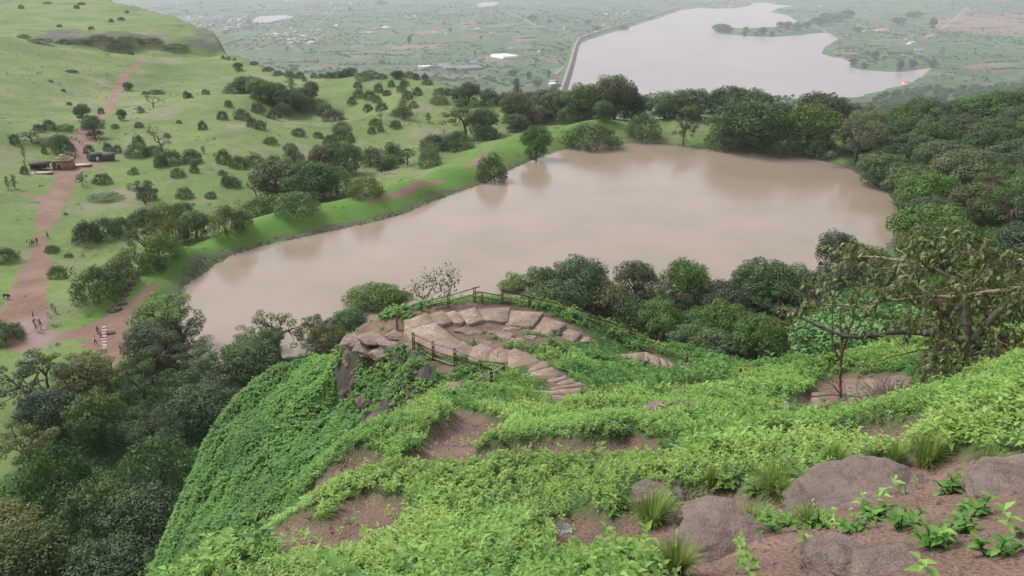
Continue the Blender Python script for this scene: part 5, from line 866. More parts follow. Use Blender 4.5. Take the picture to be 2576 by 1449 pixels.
# ------------------------------------------------------------------ near tree on the right
def limb_px(pts, d, r0, r1, conv=c3, wob=0.0):
    P_ = np.array([PD(*conv(p), dd) for p, dd in zip(pts, np.linspace(d[0], d[1], len(pts)))]); t = np.linspace(0, 1, len(P_)); tt = np.linspace(0, 1, len(P_)*4); Q = np.stack([np.interp(tt, t, P_[:, k]) for k in range(3)], -1)
    Q[1:-1] = (Q[:-2]+Q[1:-1]*2+Q[2:])/4; Q[1:-1] = (Q[:-2]+Q[1:-1]*2+Q[2:])/4; return Q, np.linspace(r0, r1, len(Q))
base = PD(*c3((1690, 1230)), 13.6); base[2] = GN(base[0:1], base[1:2])[0]
rt = empty('leafy_tree', tuple(base), 0, 'open crowned tree with pale crooked limbs and yellow green leaves right of the slab path', 'tree')
LB = [([(1720, 1300), (1690, 1180), (1640, 1060), (1600, 960), (1590, 920)], (13.4, 13.6), 0.075, 0.06, 'bark_dark'), ([(1930, 1300), (1920, 1200), (1870, 1115), (1800, 1092), (1740, 1150), (1690, 1230)], (13.0, 13.5), 0.11, 0.09, 'bark_dark'),
    ([(1590, 930), (1580, 860), (1578, 760), (1570, 620), (1540, 540), (1480, 490), (1400, 440), (1270, 395)], (13.6, 13.0), 0.055, 0.02, 'bark_pale'), ([(1600, 935), (1700, 830), (1800, 720), (1900, 630), (2010, 540), (2150, 440)], (13.6, 12.6), 0.05, 0.03, 'bark_pale'),
    ([(1590, 965), (1500, 910), (1400, 885), (1280, 880), (1180, 862), (1050, 870), (900, 890), (760, 905), (680, 890), (600, 870), (520, 835), (430, 790), (330, 745), (260, 700), (235, 660)], (13.6, 14.6), 0.042, 0.010, 'bark_dark'),
    ([(2050, 530), (1985, 545), (1900, 565), (1800, 562), (1650, 590), (1500, 610), (1350, 615), (1260, 605), (1150, 620), (1000, 640), (870, 665)], (12.7, 13.8), 0.034, 0.010, 'bark_pale'), ([(1340, 612), (1250, 560), (1180, 500), (1110, 440), (1080, 400)], (13.3, 13.6), 0.022, 0.01, 'bark_pale'),
    ([(1200, 360), (1150, 352), (1050, 345), (960, 328), (850, 320), (740, 318), (650, 335)], (13.2, 13.6), 0.022, 0.008, 'bark_pale'), ([(1080, 400), (1070, 470), (1120, 495), (1200, 460), (1250, 420)], (13.5, 13.3), 0.014, 0.006, 'bark_pale'), ([(750, 672), (600, 675), (500, 655), (430, 630)], (14, 14.2), 0.013, 0.006, 'bark_pale'),
    ([(2050, 385), (1985, 375), (1880, 360), (1780, 315), (1650, 290), (1500, 250)], (12.8, 13.4), 0.018, 0.007, 'bark_dark'), ([(1270, 395), (1200, 360), (1120, 300), (1060, 260)], (13.0, 13.3), 0.016, 0.005, 'bark_pale'), ([(1550, 620), (1480, 720), (1420, 800), (1400, 870)], (13.4, 13.0), 0.010, 0.005, 'bark_pale'), ([(1600, 985), (1400, 1000), (1250, 1000), (1050, 1040), (900, 1080)], (13.5, 13.8), 0.014, 0.004, 'bark_dark'),
    ([(1570, 620), (1640, 480), (1700, 380), (1690, 300)], (13.4, 13.6), 0.018, 0.006, 'bark_pale'), ([(1700, 830), (1760, 900), (1850, 960), (1960, 1000)], (13.2, 12.8), 0.014, 0.005, 'bark_pale'), ([(2050, 530), (2120, 420), (2180, 300)], (12.6, 13), 0.02, 0.006, 'bark_pale'), ([(1560, 700), (1450, 660), (1370, 680)], (13.5, 13.9), 0.012, 0.005, 'bark_dark')]
LPTS = []; tparts = {'bark_dark': [], 'bark_pale': []}
for k, (pts, d, r0, r1, mt_) in enumerate(LB):
    Q, R = limb_px(pts, d, r0, r1); Q[1:-1] += rng.normal(size=Q[1:-1].shape)*0.008; R = R*1.25; LPTS.append(Q)
    unparent_offset(mk('trunk' if k < 2 else 'limb', *tube(Q, R, 8), mt_, smooth=True), rt)
LPTS = np.concatenate(LPTS[2:]); 
def twigs(npts, poly, d0, d1, maxl, src, g):
    poly = np.array(poly, float); lo, hi = poly.min(0), poly.max(0); c = g.random((npts*3, 2))*(hi-lo)+lo; c = c[inpoly(c[:, 0], c[:, 1], poly)][:npts]; P_ = PD(c[:, 0], c[:, 1], d0+g.random(len(c))*(d1-d0)); out = []
    for p in P_:
        dd = np.linalg.norm(src-p, axis=1); j = np.argmin(dd+g.random(len(dd))*0.25)
        if dd[j] < maxl: out.append((src[j], p))
    return out
TW = twigs(520, [c3(p) for p in [(340, 640), (380, 480), (480, 420), (460, 270), (620, 220), (800, 190), (860, 380), (1080, 260), (1150, 110), (1460, 95), (1700, 170), (1980, 280), (2200, 300), (2200, 1240), (1950, 1180), (1700, 1150), (1300, 1140), (1280, 960), (850, 880), (560, 700), (300, 800), (170, 640)]], 12.5, 14.8, 1.0, LPTS, g)
TW += twigs(110, [c3(p) for p in [(1250, 1050), (1900, 1050), (2150, 1100), (2150, 1350), (1200, 1300)]], 12.6, 13.8, 1.3, LPTS, g)
tp = []; lp_, la, le, ll = [], [], [], []
for a_, b_ in TW:
    mid = (a_+b_)/2+g.normal(size=3)*0.06+[0, 0, 0.08]; tp.append(tube(np.array([a_, mid, b_]), np.array([0.0055, 0.004, 0.0025]), 4, cap=False)); dr = (b_-mid)
    for k in range(7):
        t = 0.15+0.85*k/6; p = (mid*(1-t)+b_*t); lp_.append(p); la.append(math.atan2(dr[1], dr[0])+(1 if k % 2 else -1)*(0.7+0.5*g.random())); le.append(-0.55+g.normal()*0.45); ll.append(0.075+0.05*g.random())
V, F = cat_(tp); unparent_offset(mk('twigs', V, F, 'twig_brown'), rt)
lp_ = np.array(lp_); ll = np.array(ll); V, F = leaves(lp_, np.array(la), np.array(le), ll, ll*0.25, g, 0.3); unparent_offset(mk('crown', V, F, 'leaf_near_tree', attrs={'tint': np.repeat(g.random(len(ll))**1.6, 5)}), rt)
# bare saplings, twigs
def stems(name, label, cat, limbs_, mat='twig_brown', group=None, conv=c3, leaf=None):
    Q0, _ = limb_px(limbs_[0][0], limbs_[0][1], .01, .01, conv); b0 = Q0[0].copy(); r = empty(name, tuple(b0), 0, label, cat, group); allp = []
    parts = []
    for k, (pts, d, r0, r1) in enumerate(limbs_):
        Q, R = limb_px(pts, d, r0, r1, conv); Q[1:-1] += rng.normal(size=Q[1:-1].shape)*r0*0.4; allp.append(Q); parts.append(tube(Q, R, 6))
    unparent_offset(mk('trunk', *parts[0], mat, smooth=True), r)
    for p_ in parts[1:]: unparent_offset(mk('branch', *p_, mat, smooth=True), r)
    if leaf:
        A = np.concatenate(allp); n = leaf['n']; j = g.integers(len(A)*leaf.get('from', 0), len(A), n) if leaf.get('from', 0) else g.integers(0, len(A), n)
        p = A[j]+g.normal(size=(n, 3))*leaf['spread']; l = leaf['size']*(0.6+0.8*g.random(n)); V, F = leaves(p, g.random(n)*6.28, g.normal(size=n)*0.5, l, l*0.35, g); unparent_offset(mk('crown', V, F, leaf['mat'], attrs={'tint': np.repeat(g.random(n), 5)}), r)
    return r
stems('bare_sapling', 'thin dark sapling with three bare forks standing by the slab path', 'sapling', [([(655, 1440), (655, 1300), (655, 1180), (655, 1050)], (14.6, 14.4), 0.03, 0.022), ([(650, 1060), (615, 1000), (590, 900), (600, 800), (590, 640)], (14.4, 14.2), 0.022, 0.008), ([(655, 1060), (660, 1000), (658, 860), (655, 660)], (14.4, 14.6), 0.020, 0.007), ([(660, 1060), (675, 1000), (705, 890), (742, 790), (770, 640), (820, 430)], (14.4, 14.0), 0.024, 0.006), ([(640, 1300), (600, 1250), (540, 1205)], (14.5, 14.3), 0.012, 0.005), ([(705, 890), (760, 860), (800, 800)], (14.3, 14.2), 0.008, 0.004)])
fb = [([(445, 1333), (560, 1320), (700, 1320), (800, 1338), (900, 1385), (1020, 1420)], (15.6, 14.8), 0.016, 0.008)]
for _ in range(26):
    x0, y0 = random.uniform(780, 1100), random.uniform(1300, 1440); fb.append(([(x0, y0), (x0+random.uniform(-40, 40), y0-random.uniform(40, 80)), (x0+random.uniform(-90, 90), y0-random.uniform(90, 190))], (15.2, 15.4), 0.007, 0.003))
stems('fallen_branch', 'tangle of fallen dark twigs lying over the brown slab path', 'branch', fb, 'bark_dark')
stems('young_tree', 'small crooked tree with sparse leaves leaning out beyond the bastion railing', 'tree', [([(700, 870), (665, 845), (620, 800), (560, 770), (545, 720), (560, 690)], (48, 48.5), 0.07, 0.02), ([(640, 805), (670, 740), (705, 690), (680, 640), (640, 625)], (48, 48.3), 0.05, 0.015), ([(750, 850), (770, 800), (820, 760), (832, 700), (820, 640), (850, 600)], (48, 48.5), 0.07, 0.015), ([(705, 690), (760, 700), (820, 690)], (48, 48.3), 0.03, 0.015), ([(820, 650), (780, 620), (800, 600)], (48, 48.3), 0.03, 0.012), ([(600, 790), (560, 740), (620, 690), (680, 650)], (48, 48.3), 0.03, 0.012)], 'bark_pale', None, lambda p: (858.6+.3335*p[0], 483+.3335*p[1]), dict(n=620, spread=0.30, size=0.15, mat='leaf_olive'))
def cz(p): return p
for i, (px, py, h, ln) in enumerate([(1515, 1048, 95, 6), (1505, 1045, 60, -14), (1575, 1035, 40, 5), (1600, 1030, 34, -6), (1560, 1010, 50, 6), (1640, 1000, 60, 3), (1700, 985, 60, -4), (1760, 985, 50, 4), (1820, 975, 45, 2), (1720, 1010, 70, 5), (1600, 1050, 45, 8), (1860, 985, 40, -4), (1985, 975, 34, 3), (600, 1070, 10, 2), (1210, 930, 50, -12), (1250, 905, 30, 6), (1075, 1010, 24, 3)]):
    q = at([px], [py], 0, GN)[0]; d = math.dist(q, (0, 0, CAMZ)); k = d/18
    stems('dead_twig', ['tallest', 'forked', 'short', 'stubby', 'thin', 'straight', 'long', 'upright', 'slender', 'leaning', 'grey', 'bent', 'lowest', 'faraway', 'crooked', 'curled', 'lone'][i]+' dead stem standing in the herbs '+['by the stairway foot', 'by the stairway foot', 'above the holed rock', 'above the holed rock', 'left of the holed rock', 'below the stone steps', 'below the stone steps', 'below the stone steps', 'right of the stone steps', 'behind the holed rock', 'left of the holed rock', 'near the lowest fence post', 'near the bare sapling', 'on the vine slope', 'beside the near railing', 'beside the near railing', 'on the green ridge'][i], 'dead stem',
        [([(px, py+4), (px+ln*.3, py-h*.5), (px+ln, py-h)], (d, d), 0.009*k, 0.004*k), ([(px+ln*.3, py-h*.5), (px+ln*.3+8, py-h*.7), (px+12+ln, py-h*.85)], (d, d), 0.006*k, 0.003*k), ([(px+ln*.2, py-h*.35), (px-9, py-h*.55), (px-13, py-h*.75)], (d, d), 0.005*k, 0.003*k)], group='dead stems on the near slope', conv=cz)
# foil wrapper
bm = bmesh.new(); bmesh.ops.create_uvsphere(bm, u_segments=22, v_segments=12, radius=1.0); 
for v in [v for v in bm.verts if v.co.z > 0.25]: bm.verts.remove(v)
for v in bm.verts: k = 1+0.16*mnoise.noise(v.co*4.3); v.co = (v.co.x*0.062*k, v.co.y*0.062*k, (v.co.z*0.5*k+0.3)*0.05)
me = bpy.data.meshes.new('foil_wrapper'); bm.to_mesh(me); bm.free(); m, nt = newmat('foil'); b = NB(nt); b.out((0.85, 0.86, 0.88), 0.25, None, metal=0.9); me.materials.append(m)
q = at([1417], [1338], 0, GN)[0]; fo = bpy.data.objects.new('foil_wrapper', me); COL.objects.link(fo); fo.location = (q[0], q[1], q[2]+0.035); fo.rotation_euler = (0.9, 0.2, 0.4); sm_ = fo.modifiers.new('s', 'SOLIDIFY'); sm_.thickness = 0.001; tag(fo, 'crumpled silver foil bowl dropped on the soil among the herbs', 'litter')
# ------------------------------------------------------------------ people
def skin_body(J, E, root):
    me = bpy.data.meshes.new('tmp'); names = list(J); me.from_pydata([J[n][0] for n in names], [(names.index(a), names.index(b_)) for a, b_ in E], [])
    o = bpy.data.objects.new('tmp', me); COL.objects.link(o); sm = o.modifiers.new('s', 'SKIN'); sm.use_smooth_shade = True
    for i, n in enumerate(names):
        v = me.skin_vertices[0].data[i]; r = J[n][1]; v.radius = (r, r) if not isinstance(r, tuple) else r; v.use_root = (n == root)
    ss = o.modifiers.new('u', 'SUBSURF'); ss.levels = 1; ss.render_levels = 1
    dg = bpy.context.evaluated_depsgraph_get(); m2 = bpy.data.meshes.new_from_object(o.evaluated_get(dg)); bpy.data.objects.remove(o); return m2
def person_mesh(pose):
    if pose == 'sit':
        J = {'pel': ((0, 0, .16), (.15, .12)), 'ch': ((0, -.04, .48), (.16, .11)), 'nk': ((0, -.02, .66), .055), 'hd': ((0, .02, .77), .095), 'hd2': ((0, .02, .86), .08)}
        for s, n in ((-1, 'l'), (1, 'r')):
            J['kn'+n] = ((s*.14, .34, .38), .07); J['an'+n] = ((s*.13, .42, .06), .045); J['ft'+n] = ((s*.13, .55, .03), .04); J['sh'+n] = ((s*.19, -.03, .58), .055); J['el'+n] = ((s*.24, .14, .42), .04); J['hn'+n] = ((s*.13, .32, .40), .035)
    else:
        w = 0.22 if pose == 'walk' else 0.03
        J = {'pel': ((0, 0, .90), (.15, .11)), 'ch': ((0, .02, 1.20), (.165, .11)), 'nk': ((0, .02, 1.42), .055), 'hd': ((0, .04, 1.53), .09), 'hd2': ((0, .03, 1.62), .078)}
        for s, n in ((-1, 'l'), (1, 'r')):
            J['kn'+n] = ((s*.10, s*w*.55+.04, .49), .068); J['an'+n] = ((s*.10, s*w-.03, .08), .045); J['ft'+n] = ((s*.11, s*w+.11, .035), .04); J['sh'+n] = ((s*.19, .02, 1.34), .055)
            J['el'+n] = ((s*.25, -s*w*.5, 1.08), .042); J['hn'+n] = ((s*.24, -s*w*.9+.08, .84), .034)
    E = [('pel', 'ch'), ('ch', 'nk'), ('nk', 'hd'), ('hd', 'hd2')]
    for n in 'lr': E += [('pel', 'kn'+n), ('kn'+n, 'an'+n), ('an'+n, 'ft'+n), ('ch', 'sh'+n), ('sh'+n, 'el'+n), ('el'+n, 'hn'+n)]
    m2 = skin_body(J, E, 'pel'); off = -0.74 if pose == 'sit' else 0; idx = []
    for p in m2.polygons:
        c = p.center; z = c.z-off
        if z > 1.57 or (z > 1.47 and c.y < 0.0 and abs(c.x) < .1): k = 3
        elif z > 1.40: k = 0
        elif abs(c.x) > .21 and z < 1.12 and pose != 'sit': k = 0
        elif z > (0.88 if pose != 'sit' else 1.0): k = 1
        elif z < .09 and pose != 'sit': k = 3
        else: k = 2
        idx.append(k)
    return m2, idx
PM = {k: person_mesh(k) for k in ('stand', 'walk', 'sit')}
def cloth(c): return simple('cloth_%02d_%02d_%02d' % tuple(int(v*99) for v in c), c, 0.85, 0.1)
RED, WHI, BLK, YEL, BLU, CRM, TEA, PNK, GRN, PUR, ORG, KHA = (.42, .03, .03), (.68, .68, .70), (.02, .02, .025), (.50, .42, .10), (.04, .09, .25), (.62, .52, .38), (.04, .30, .26), (.60, .30, .34), (.05, .10, .05), (.25, .10, .30), (.60, .15, .05), (.32, .26, .12)
CN = {RED: 'red', WHI: 'white', BLK: 'black', YEL: 'yellow', BLU: 'blue', CRM: 'cream', TEA: 'teal', PNK: 'pink', GRN: 'dark green', PUR: 'purple', ORG: 'orange', KHA: 'khaki'}
PPL = [(70, 619, 'walk', RED, WHI, 'leftmost in the row of five on the track'), (77, 618, 'walk', YEL, BLU, 'second in the row of five on the track'), (83, 619, 'walk', BLK, BLK, 'in the middle of the row of five on the track'), (87.5, 616, 'walk', PNK, BLK, 'fourth in the row of five on the track'), (94.5, 614, 'walk', GRN, BLK, 'rightmost in the row of five on the track'),
    (121, 600, 'walk', KHA, BLU, 'walking alone on the grass right of the row of five'), (85, 803, 'stand', RED, RED, 'standing at the back of the group on the muddy junction'), (86, 816, 'walk', WHI, BLK, 'below the red dressed person on the muddy junction'), (99.5, 814, 'walk', WHI, BLU, 'right of the other white shirt on the muddy junction'), (92.5, 834, 'walk', RED, PNK, 'holding on to the cream dressed person on the mud'), (102, 836, 'walk', CRM, WHI, 'bending forward at the front of the junction group'), (104, 829, 'stand', BLK, CRM, 'close behind the cream dressed person'),
    (122, 797, 'walk', WHI, PNK, 'alone on the wet grass edge of the junction'), (133, 782, 'stand', TEA, TEA, 'standing at the right edge of the wide track'), (141, 789, 'stand', YEL, KHA, 'next to the teal dressed person'), (247, 841, 'stand', BLU, BLU, 'by the upper end of the stepping stones'), (254, 848, 'stand', PNK, PUR, 'small figure beside the stepping stones'), (241, 867, 'walk', CRM, BLK, 'striding on the bare soil left of the stepping stones'), (353, 828, 'stand', ORG, BLU, 'under the tree by the pond'),
    (182.5, 354, 'stand', BLK, BLU, 'left of the grassy patch behind the temple'), (189, 354, 'stand', WHI, BLK, 'middle of the three behind the temple'), (192.5, 354, 'stand', WHI, BLU, 'right one of the three behind the temple'), (201.5, 366, 'walk', BLK, PNK, 'walking across the open ground'), (208, 365, 'walk', WHI, BLK, 'left of a walking pair on the open ground'), (213, 364, 'walk', WHI, WHI, 'right of a walking pair on the open ground'), (241, 360, 'walk', ORG, RED, 'below the big spreading tree'), (251, 363, 'walk', WHI, BLU, 'right of the orange dressed person'),
    (189, 376, 'walk', WHI, BLK, 'coming down alone between the trees'), (186, 391, 'stand', BLK, WHI, 'left of the group before the huts'), (191, 391, 'stand', RED, BLK, 'centre of the group before the huts'), (193.5, 388, 'stand', BLU, WHI, 'behind the group before the huts'), (189, 400, 'walk', KHA, BLK, 'in front of the group before the huts'), (185, 406, 'walk', CRM, RED, 'beside the temple wall'), (221, 403, 'stand', BLK, BLU, 'at the left corner of the dark thatched stall'), (225.5, 403, 'stand', GRN, KHA, 'in front of the green screen of the stall'), (228, 405, 'stand', PNK, BLK, 'near the white sheet of the stall'),
    (241, 349, 'sit', BLU, BLK, 'nearest the trunk of the spreading tree'), (245, 349, 'sit', WHI, BLU, 'second from the trunk of the spreading tree'), (249, 347.5, 'sit', GRN, WHI, 'third from the trunk of the spreading tree'), (253, 347, 'sit', WHI, GRN, 'farthest from the trunk of the spreading tree'), (88, 437, 'sit', PUR, PNK, 'at the left end of the stall platform'), (94.5, 438.5, 'sit', WHI, PUR, 'at the front of the stall platform'), (123, 433, 'stand', WHI, BLK, 'at the right end of the stall platform'), (134, 426, 'stand', CRM, BLK, 'between the slate roofed stall and the temple'), (197, 334, 'walk', BLK, KHA, 'on the upper track above the trees'), (179, 334, 'stand', BLK, BLU, 'left of the upper track')]
for i, (px, py, pose, c1, c2, where) in enumerate(PPL):
    q = at1(px, py); me, idx = PM[pose]; me = me.copy(); me.name = 'person'
    for mm in ('skin', cloth(c1), cloth(c2), 'hair'): me.materials.append(MATS[mm] if isinstance(mm, str) else mm)
    me.polygons.foreach_set('material_index', np.array(idx, np.int32)); o = bpy.data.objects.new('person', me); COL.objects.link(o); o.location = q; o.rotation_euler = (0, 0, random.uniform(0, 6.28)); s_ = random.uniform(0.96, 1.12); o.scale = (s_, s_, s_)
    tag(o, ('seated' if pose == 'sit' else '')+(' ' if pose == 'sit' else '')+'person in %s%s, %s' % (CN[c1], '' if c1 == c2 else ' and %s' % CN[c2], where), 'person', 'visitors')
def animal(px, py, mat, label, rz, L_=1.3, name='goat'):
    J = {'hip': ((0, -.45, .78), .17), 'bel': ((0, 0, .74), .20), 'sho': ((0, .42, .80), .17), 'nk': ((0, .66, .86), .09), 'hd': ((0, .82, .66), .08), 'mz': ((0, .92, .50), .055), 'tl': ((0, -.66, .72), .03), 'tt': ((0, -.72, .5), .02)}
    E = [('hip', 'bel'), ('bel', 'sho'), ('sho', 'nk'), ('nk', 'hd'), ('hd', 'mz'), ('hip', 'tl'), ('tl', 'tt')]
    for s, n in ((-1, 'l'), (1, 'r')):
        J['fk'+n] = ((s*.12, .44, .42), .055); J['ff'+n] = ((s*.12, .46, .03), .04); J['st'+n] = ((s*.13, -.36, .50), .08); J['hk'+n] = ((s*.13, -.56, .30), .045); J['hf'+n] = ((s*.13, -.50, .03), .04); J['er'+n] = ((s*.14, .80, .76), .025)
        E += [('sho', 'fk'+n), ('fk'+n, 'ff'+n), ('hip', 'st'+n), ('st'+n, 'hk'+n), ('hk'+n, 'hf'+n), ('hd', 'er'+n)]
    me = skin_body(J, E, 'bel'); me.materials.append(MATS[mat]); o = bpy.data.objects.new(name, me); COL.objects.link(o); o.location = at1(px, py); o.rotation_euler = (0, 0, rz); o.scale = (L_,)*3; return tag(o, label, name)
animal(17, 752, 'animal_black', 'black animal grazing with lowered head on the grass left of the track', -1.9, 1.15)
animal(209, 336, 'animal_white', 'pale animal standing on the upper track above the trees', 1.4, 0.9, 'cow')
# ------------------------------------------------------------------ temple, stalls, flags
simple('plaster_orange', (0.34, 0.15, 0.09), 0.9, 0.25, 1.2); simple('roof_moss', (0.26, 0.25, 0.11), 0.9, 0.35, 1.5); simple('thatch', (0.11, 0.10, 0.10), 0.95, 0.4, 2.5); simple('stone_dark', (0.10, 0.09, 0.08), 0.95, 0.4, 2.0)
simple('slab_pale', (0.42, 0.36, 0.30), 0.9, 0.2, 1.5); simple('flag_orange', (0.75, 0.12, 0.03), 0.8, 0.1); simple('tarp_green', (0.03, 0.14, 0.09), 0.7, 0.2); simple('tarp_white', (0.7, 0.7, 0.7), 0.7, 0.1); simple('wood', (0.16, 0.10, 0.06), 0.9, 0.3); simple('door_dark', (0.03, 0.02, 0.02), 0.8, 0.2)
def build(px, py, rz, label, cat, name, parts):
    q = at1(px, py); r = empty(name, tuple(q), rz, label, cat)
    for nm, geo, mt_ in parts:
        V, F = cat_(geo) if isinstance(geo, list) else geo; mk(nm, V, F, mt_, r)
    return r
def pyramid(cx, cy, z0, z1, sx, sy, tx, ty):
    V = np.array([[cx-sx/2, cy-sy/2, z0], [cx+sx/2, cy-sy/2, z0], [cx+sx/2, cy+sy/2, z0], [cx-sx/2, cy+sy/2, z0], [cx-tx/2, cy-ty/2, z1], [cx+tx/2, cy-ty/2, z1], [cx+tx/2, cy+ty/2, z1], [cx-tx/2, cy+ty/2, z1]]); return V, np.array([[0, 1, 5, 4], [1, 2, 6, 5], [2, 3, 7, 6], [3, 0, 4, 7], [4, 5, 6, 7], [3, 2, 1, 0]])
build(163, 424, 0.16, 'small orange walled temple with stepped mossy roof, in the middle of the hut row', 'temple', 'temple', [('wall', [box(0, 0, 1.1, 5.0, 4.2, 2.6)], 'plaster_orange'), ('plinth', [box(0, 0, -0.1, 5.4, 4.6, 0.7)], 'stone_dark'), ('eaves', [box(0, 0, 2.48, 5.9, 5.0, 0.18)], 'stone_dark'),
    ('roof', [pyramid(0, 0, 2.572, 3.1, 5.3, 4.4, 4.3, 3.5), pyramid(0, 0, 3.103, 3.7, 3.9, 3.1, 2.9, 2.2), pyramid(0, 0, 3.703, 4.4, 2.5, 1.9, 1.2, 0.7)], 'roof_moss'), ('ridge_trim', [box(0.2, 0, 4.45, 1.6, .25, .12), box(0, -2.0, 2.95, 4.2, .12, .14), box(0, -1.4, 3.6, 3.0, .12, .12)], 'slab_pale'), ('door', [box(-0.7, -2.125, 0.95, 0.8, 0.06, 1.5)], 'door_dark'), ('door_frame', [box(-1.2, -2.16, 0.95, 0.16, 0.14, 1.7), box(-0.2, -2.16, 0.95, 0.16, 0.14, 1.7), box(-0.7, -2.16, 1.86, 1.2, 0.14, 0.12)], 'slab_pale')])
build(202, 418, 0.3, 'pale raised stone platform just right of the temple', 'platform', 'stone_platform', [('platform_top', [box(0, 0, 0.42, 6.2, 3.0, 0.16)], 'slab_pale'), ('platform_base', [box(0, 0, 0.1, 6.0, 2.8, 0.5)], 'stone_dark')])
build(101, 426, 0.25, 'stall with a slate grey thatched roof left of the temple', 'stall', 'market_stall', [('roof', [pyramid(0, 0.2, 1.75, 2.5, 5.8, 4.0, 3.6, 1.2)], 'thatch'), ('wall', [box(0, 1.2, 0.85, 4.8, 0.2, 1.7), box(-2.3, 0.3, 0.85, 0.2, 1.6, 1.7)], 'stone_dark'), ('post', [box(2.2, -1.1, 0.85, .12, .12, 1.8)], 'wood'), ('post', [box(-2.2, -1.1, 0.85, .12, .12, 1.8)], 'wood'), ('cover_sheet', [box(0.4, -0.4, 2.32, 0.9, .5, .04)], 'tarp_white')])
build(107, 437, 0.25, 'low paved seating platform in front of the slate grey stall', 'platform', 'stone_platform', [('platform_top', [box(0, 0, 0.36, 5.4, 2.2, 0.14)], 'slab_pale'), ('platform_base', [box(0, 0, 0.08, 5.2, 2.0, 0.44)], 'stone_dark')])
build(256, 403, 0.22, 'long dark thatched stall with a green screen, right of the temple', 'stall', 'market_stall', [('roof', [pyramid(-1.6, 0, 1.9, 2.7, 4.2, 3.6, 2.2, 0.8), pyramid(2.2, 0, 1.5, 2.3, 4.4, 3.0, 3.0, 0.6)], 'thatch'), ('wall', [box(2.0, -0.9, 0.7, 4.2, 0.3, 1.5), box(0, 1.1, 0.8, 7.4, 0.2, 1.6)], 'stone_dark'), ('green_screen', [box(-2.3, -1.3, 0.75, 2.0, 0.05, 1.4)], 'tarp_green'), ('white_sheet', [box(-0.8, -1.35, 0.8, 0.8, 0.06, 1.3)], 'tarp_white'), ('post', [box(-3.4, -1.35, 0.9, .12, .12, 1.9)], 'wood')])
for px, py, h, lb in [(221.5, 396, 2.7, 'orange triangular flag on a pole beside the long dark stall'), (129, 404, 3.0, 'orange flag on a pole left of the temple roof')]:
    q = at1(px, py); r = empty('flag', tuple(q), 0, lb, 'flag'); mk('pole', *tube(np.array([[0, 0, -.2], [0, 0, h/2], [0, 0, h]]), 0.035, 6), 'wood', r)
    V = np.array([[0.02, 0, h-.05], [0.95, 0.12, h-.35], [0.5, 0.04, h-.5], [0.02, 0, h-.85], [0.02, 0.02, h-.05], [0.95, 0.14, h-.35], [0.5, 0.06, h-.5], [0.02, 0.02, h-.85]]); mk('cloth', V, [[0, 3, 2, 1], [4, 5, 6, 7], [0, 1, 5, 4], [2, 3, 7, 6]], 'flag_orange', r)
for i in range(8):
    px, py = 263+random.uniform(-1, 1), 823+i*7.6; q = at1(px, py); me = rock_mesh(1.0, 0.55, 0.18, 120+i, 3); me.materials.append(MATS['slab_pale']); o = bpy.data.objects.new('stepping_stone', me); COL.objects.link(o); o.location = q
    tag(o, '%s stone from the top in the line of pale stepping stones' % ['first', 'second', 'third', 'fourth', 'fifth', 'sixth', 'seventh', 'eighth'][i], 'stepping stone', 'stepping stones')
for px, py, w, lb in [(276, 838, 1.3, 'lone dark boulder on bare soil right of the stepping stones'), (64, 745, .5, 'small stone on the left margin of the wide track'), (390, 142, 3, 'flat pale rock on the crest where the track ends')]:
    q = at1(px, py); me = rock_mesh(w, w*.8, w*.35, int(px), 4); me.materials.append(MATS['rock_dark' if w < 2 else 'rock']); o = bpy.data.objects.new('boulder', me); COL.objects.link(o); o.location = q; tag(o, lb, 'rock')
# gully bank by the outflow
for i, (px, py) in enumerate([(290, 770), (300, 758), (312, 742), (322, 728), (330, 716), (282, 782), (296, 778), (306, 764)]):
    q = at1(px, py); me = rock_mesh(random.uniform(1.2, 2.0), 1.2, 0.6, 140+i, 3); me.materials.append(MATS['rock_dark']); o = bpy.data.objects.new('boulder', me); COL.objects.link(o); o.location = q
    tag(o, '%s dark stone from the left along the eroded gully at the end of the bank' % ['third', 'fifth', 'sixth', 'seventh', 'eighth', 'first', 'second', 'fourth'][i], 'rock', 'gully stones')
# ------------------------------------------------------------------ dam and plain
def DPT(pts): return PZ(*np.array(pts, float).T, DZ0)
dam = [(1405, 250), (1418, 215), (1434, 165), (1447, 118), (1456, 102), (1480, 92), (1560, 67), (1645, 42), (1717, 17), (1790, 8), (1850, 3)]
W = DPT(dam)[:, :2]; tt = np.linspace(0, 1, len(W)); t2 = np.linspace(0, 1, 60); W = np.stack([np.interp(t2, tt, W[:, 0]), np.interp(t2, tt, W[:, 1])], -1); Tn = np.gradient(W, axis=0); Tn /= np.linalg.norm(Tn, axis=1, keepdims=True); Nn = np.c_[-Tn[:, 1], Tn[:, 0]]
def strip(offs, name, mat, parent):
    V = np.concatenate([np.c_[W+Nn*o_, np.full(len(W), DZ0+z_)] for o_, z_ in offs]); m_ = len(W); F = [[j*m_+i, j*m_+i+1, (j+1)*m_+i+1, (j+1)*m_+i] for j in range(len(offs)-1) for i in range(m_-1)]; return mk(name, V, F, mat, parent, smooth=False)
simple('dam_grass', (0.060, 0.105, 0.040), 0.95, 0.4, 0.02); simple('dam_stone', (0.10, 0.105, 0.08), 0.95, 0.3, 0.05); simple('dam_road', (0.26, 0.22, 0.17), 0.95, 0.2, 0.05)
dr = empty('earth_dam', (0, 0, 0), 0, 'long low earth dam with a pale track on top bounding the far reservoir', 'dam')
strip([(26, -3), (3.5, 10)], 'grass_slope', 'dam_grass', dr); strip([(3.5, 10), (-3.5, 10)], 'crest_track', 'dam_road', dr); strip([(-3.5, 10), (-19, -4)], 'stone_slope', 'dam_stone', dr)
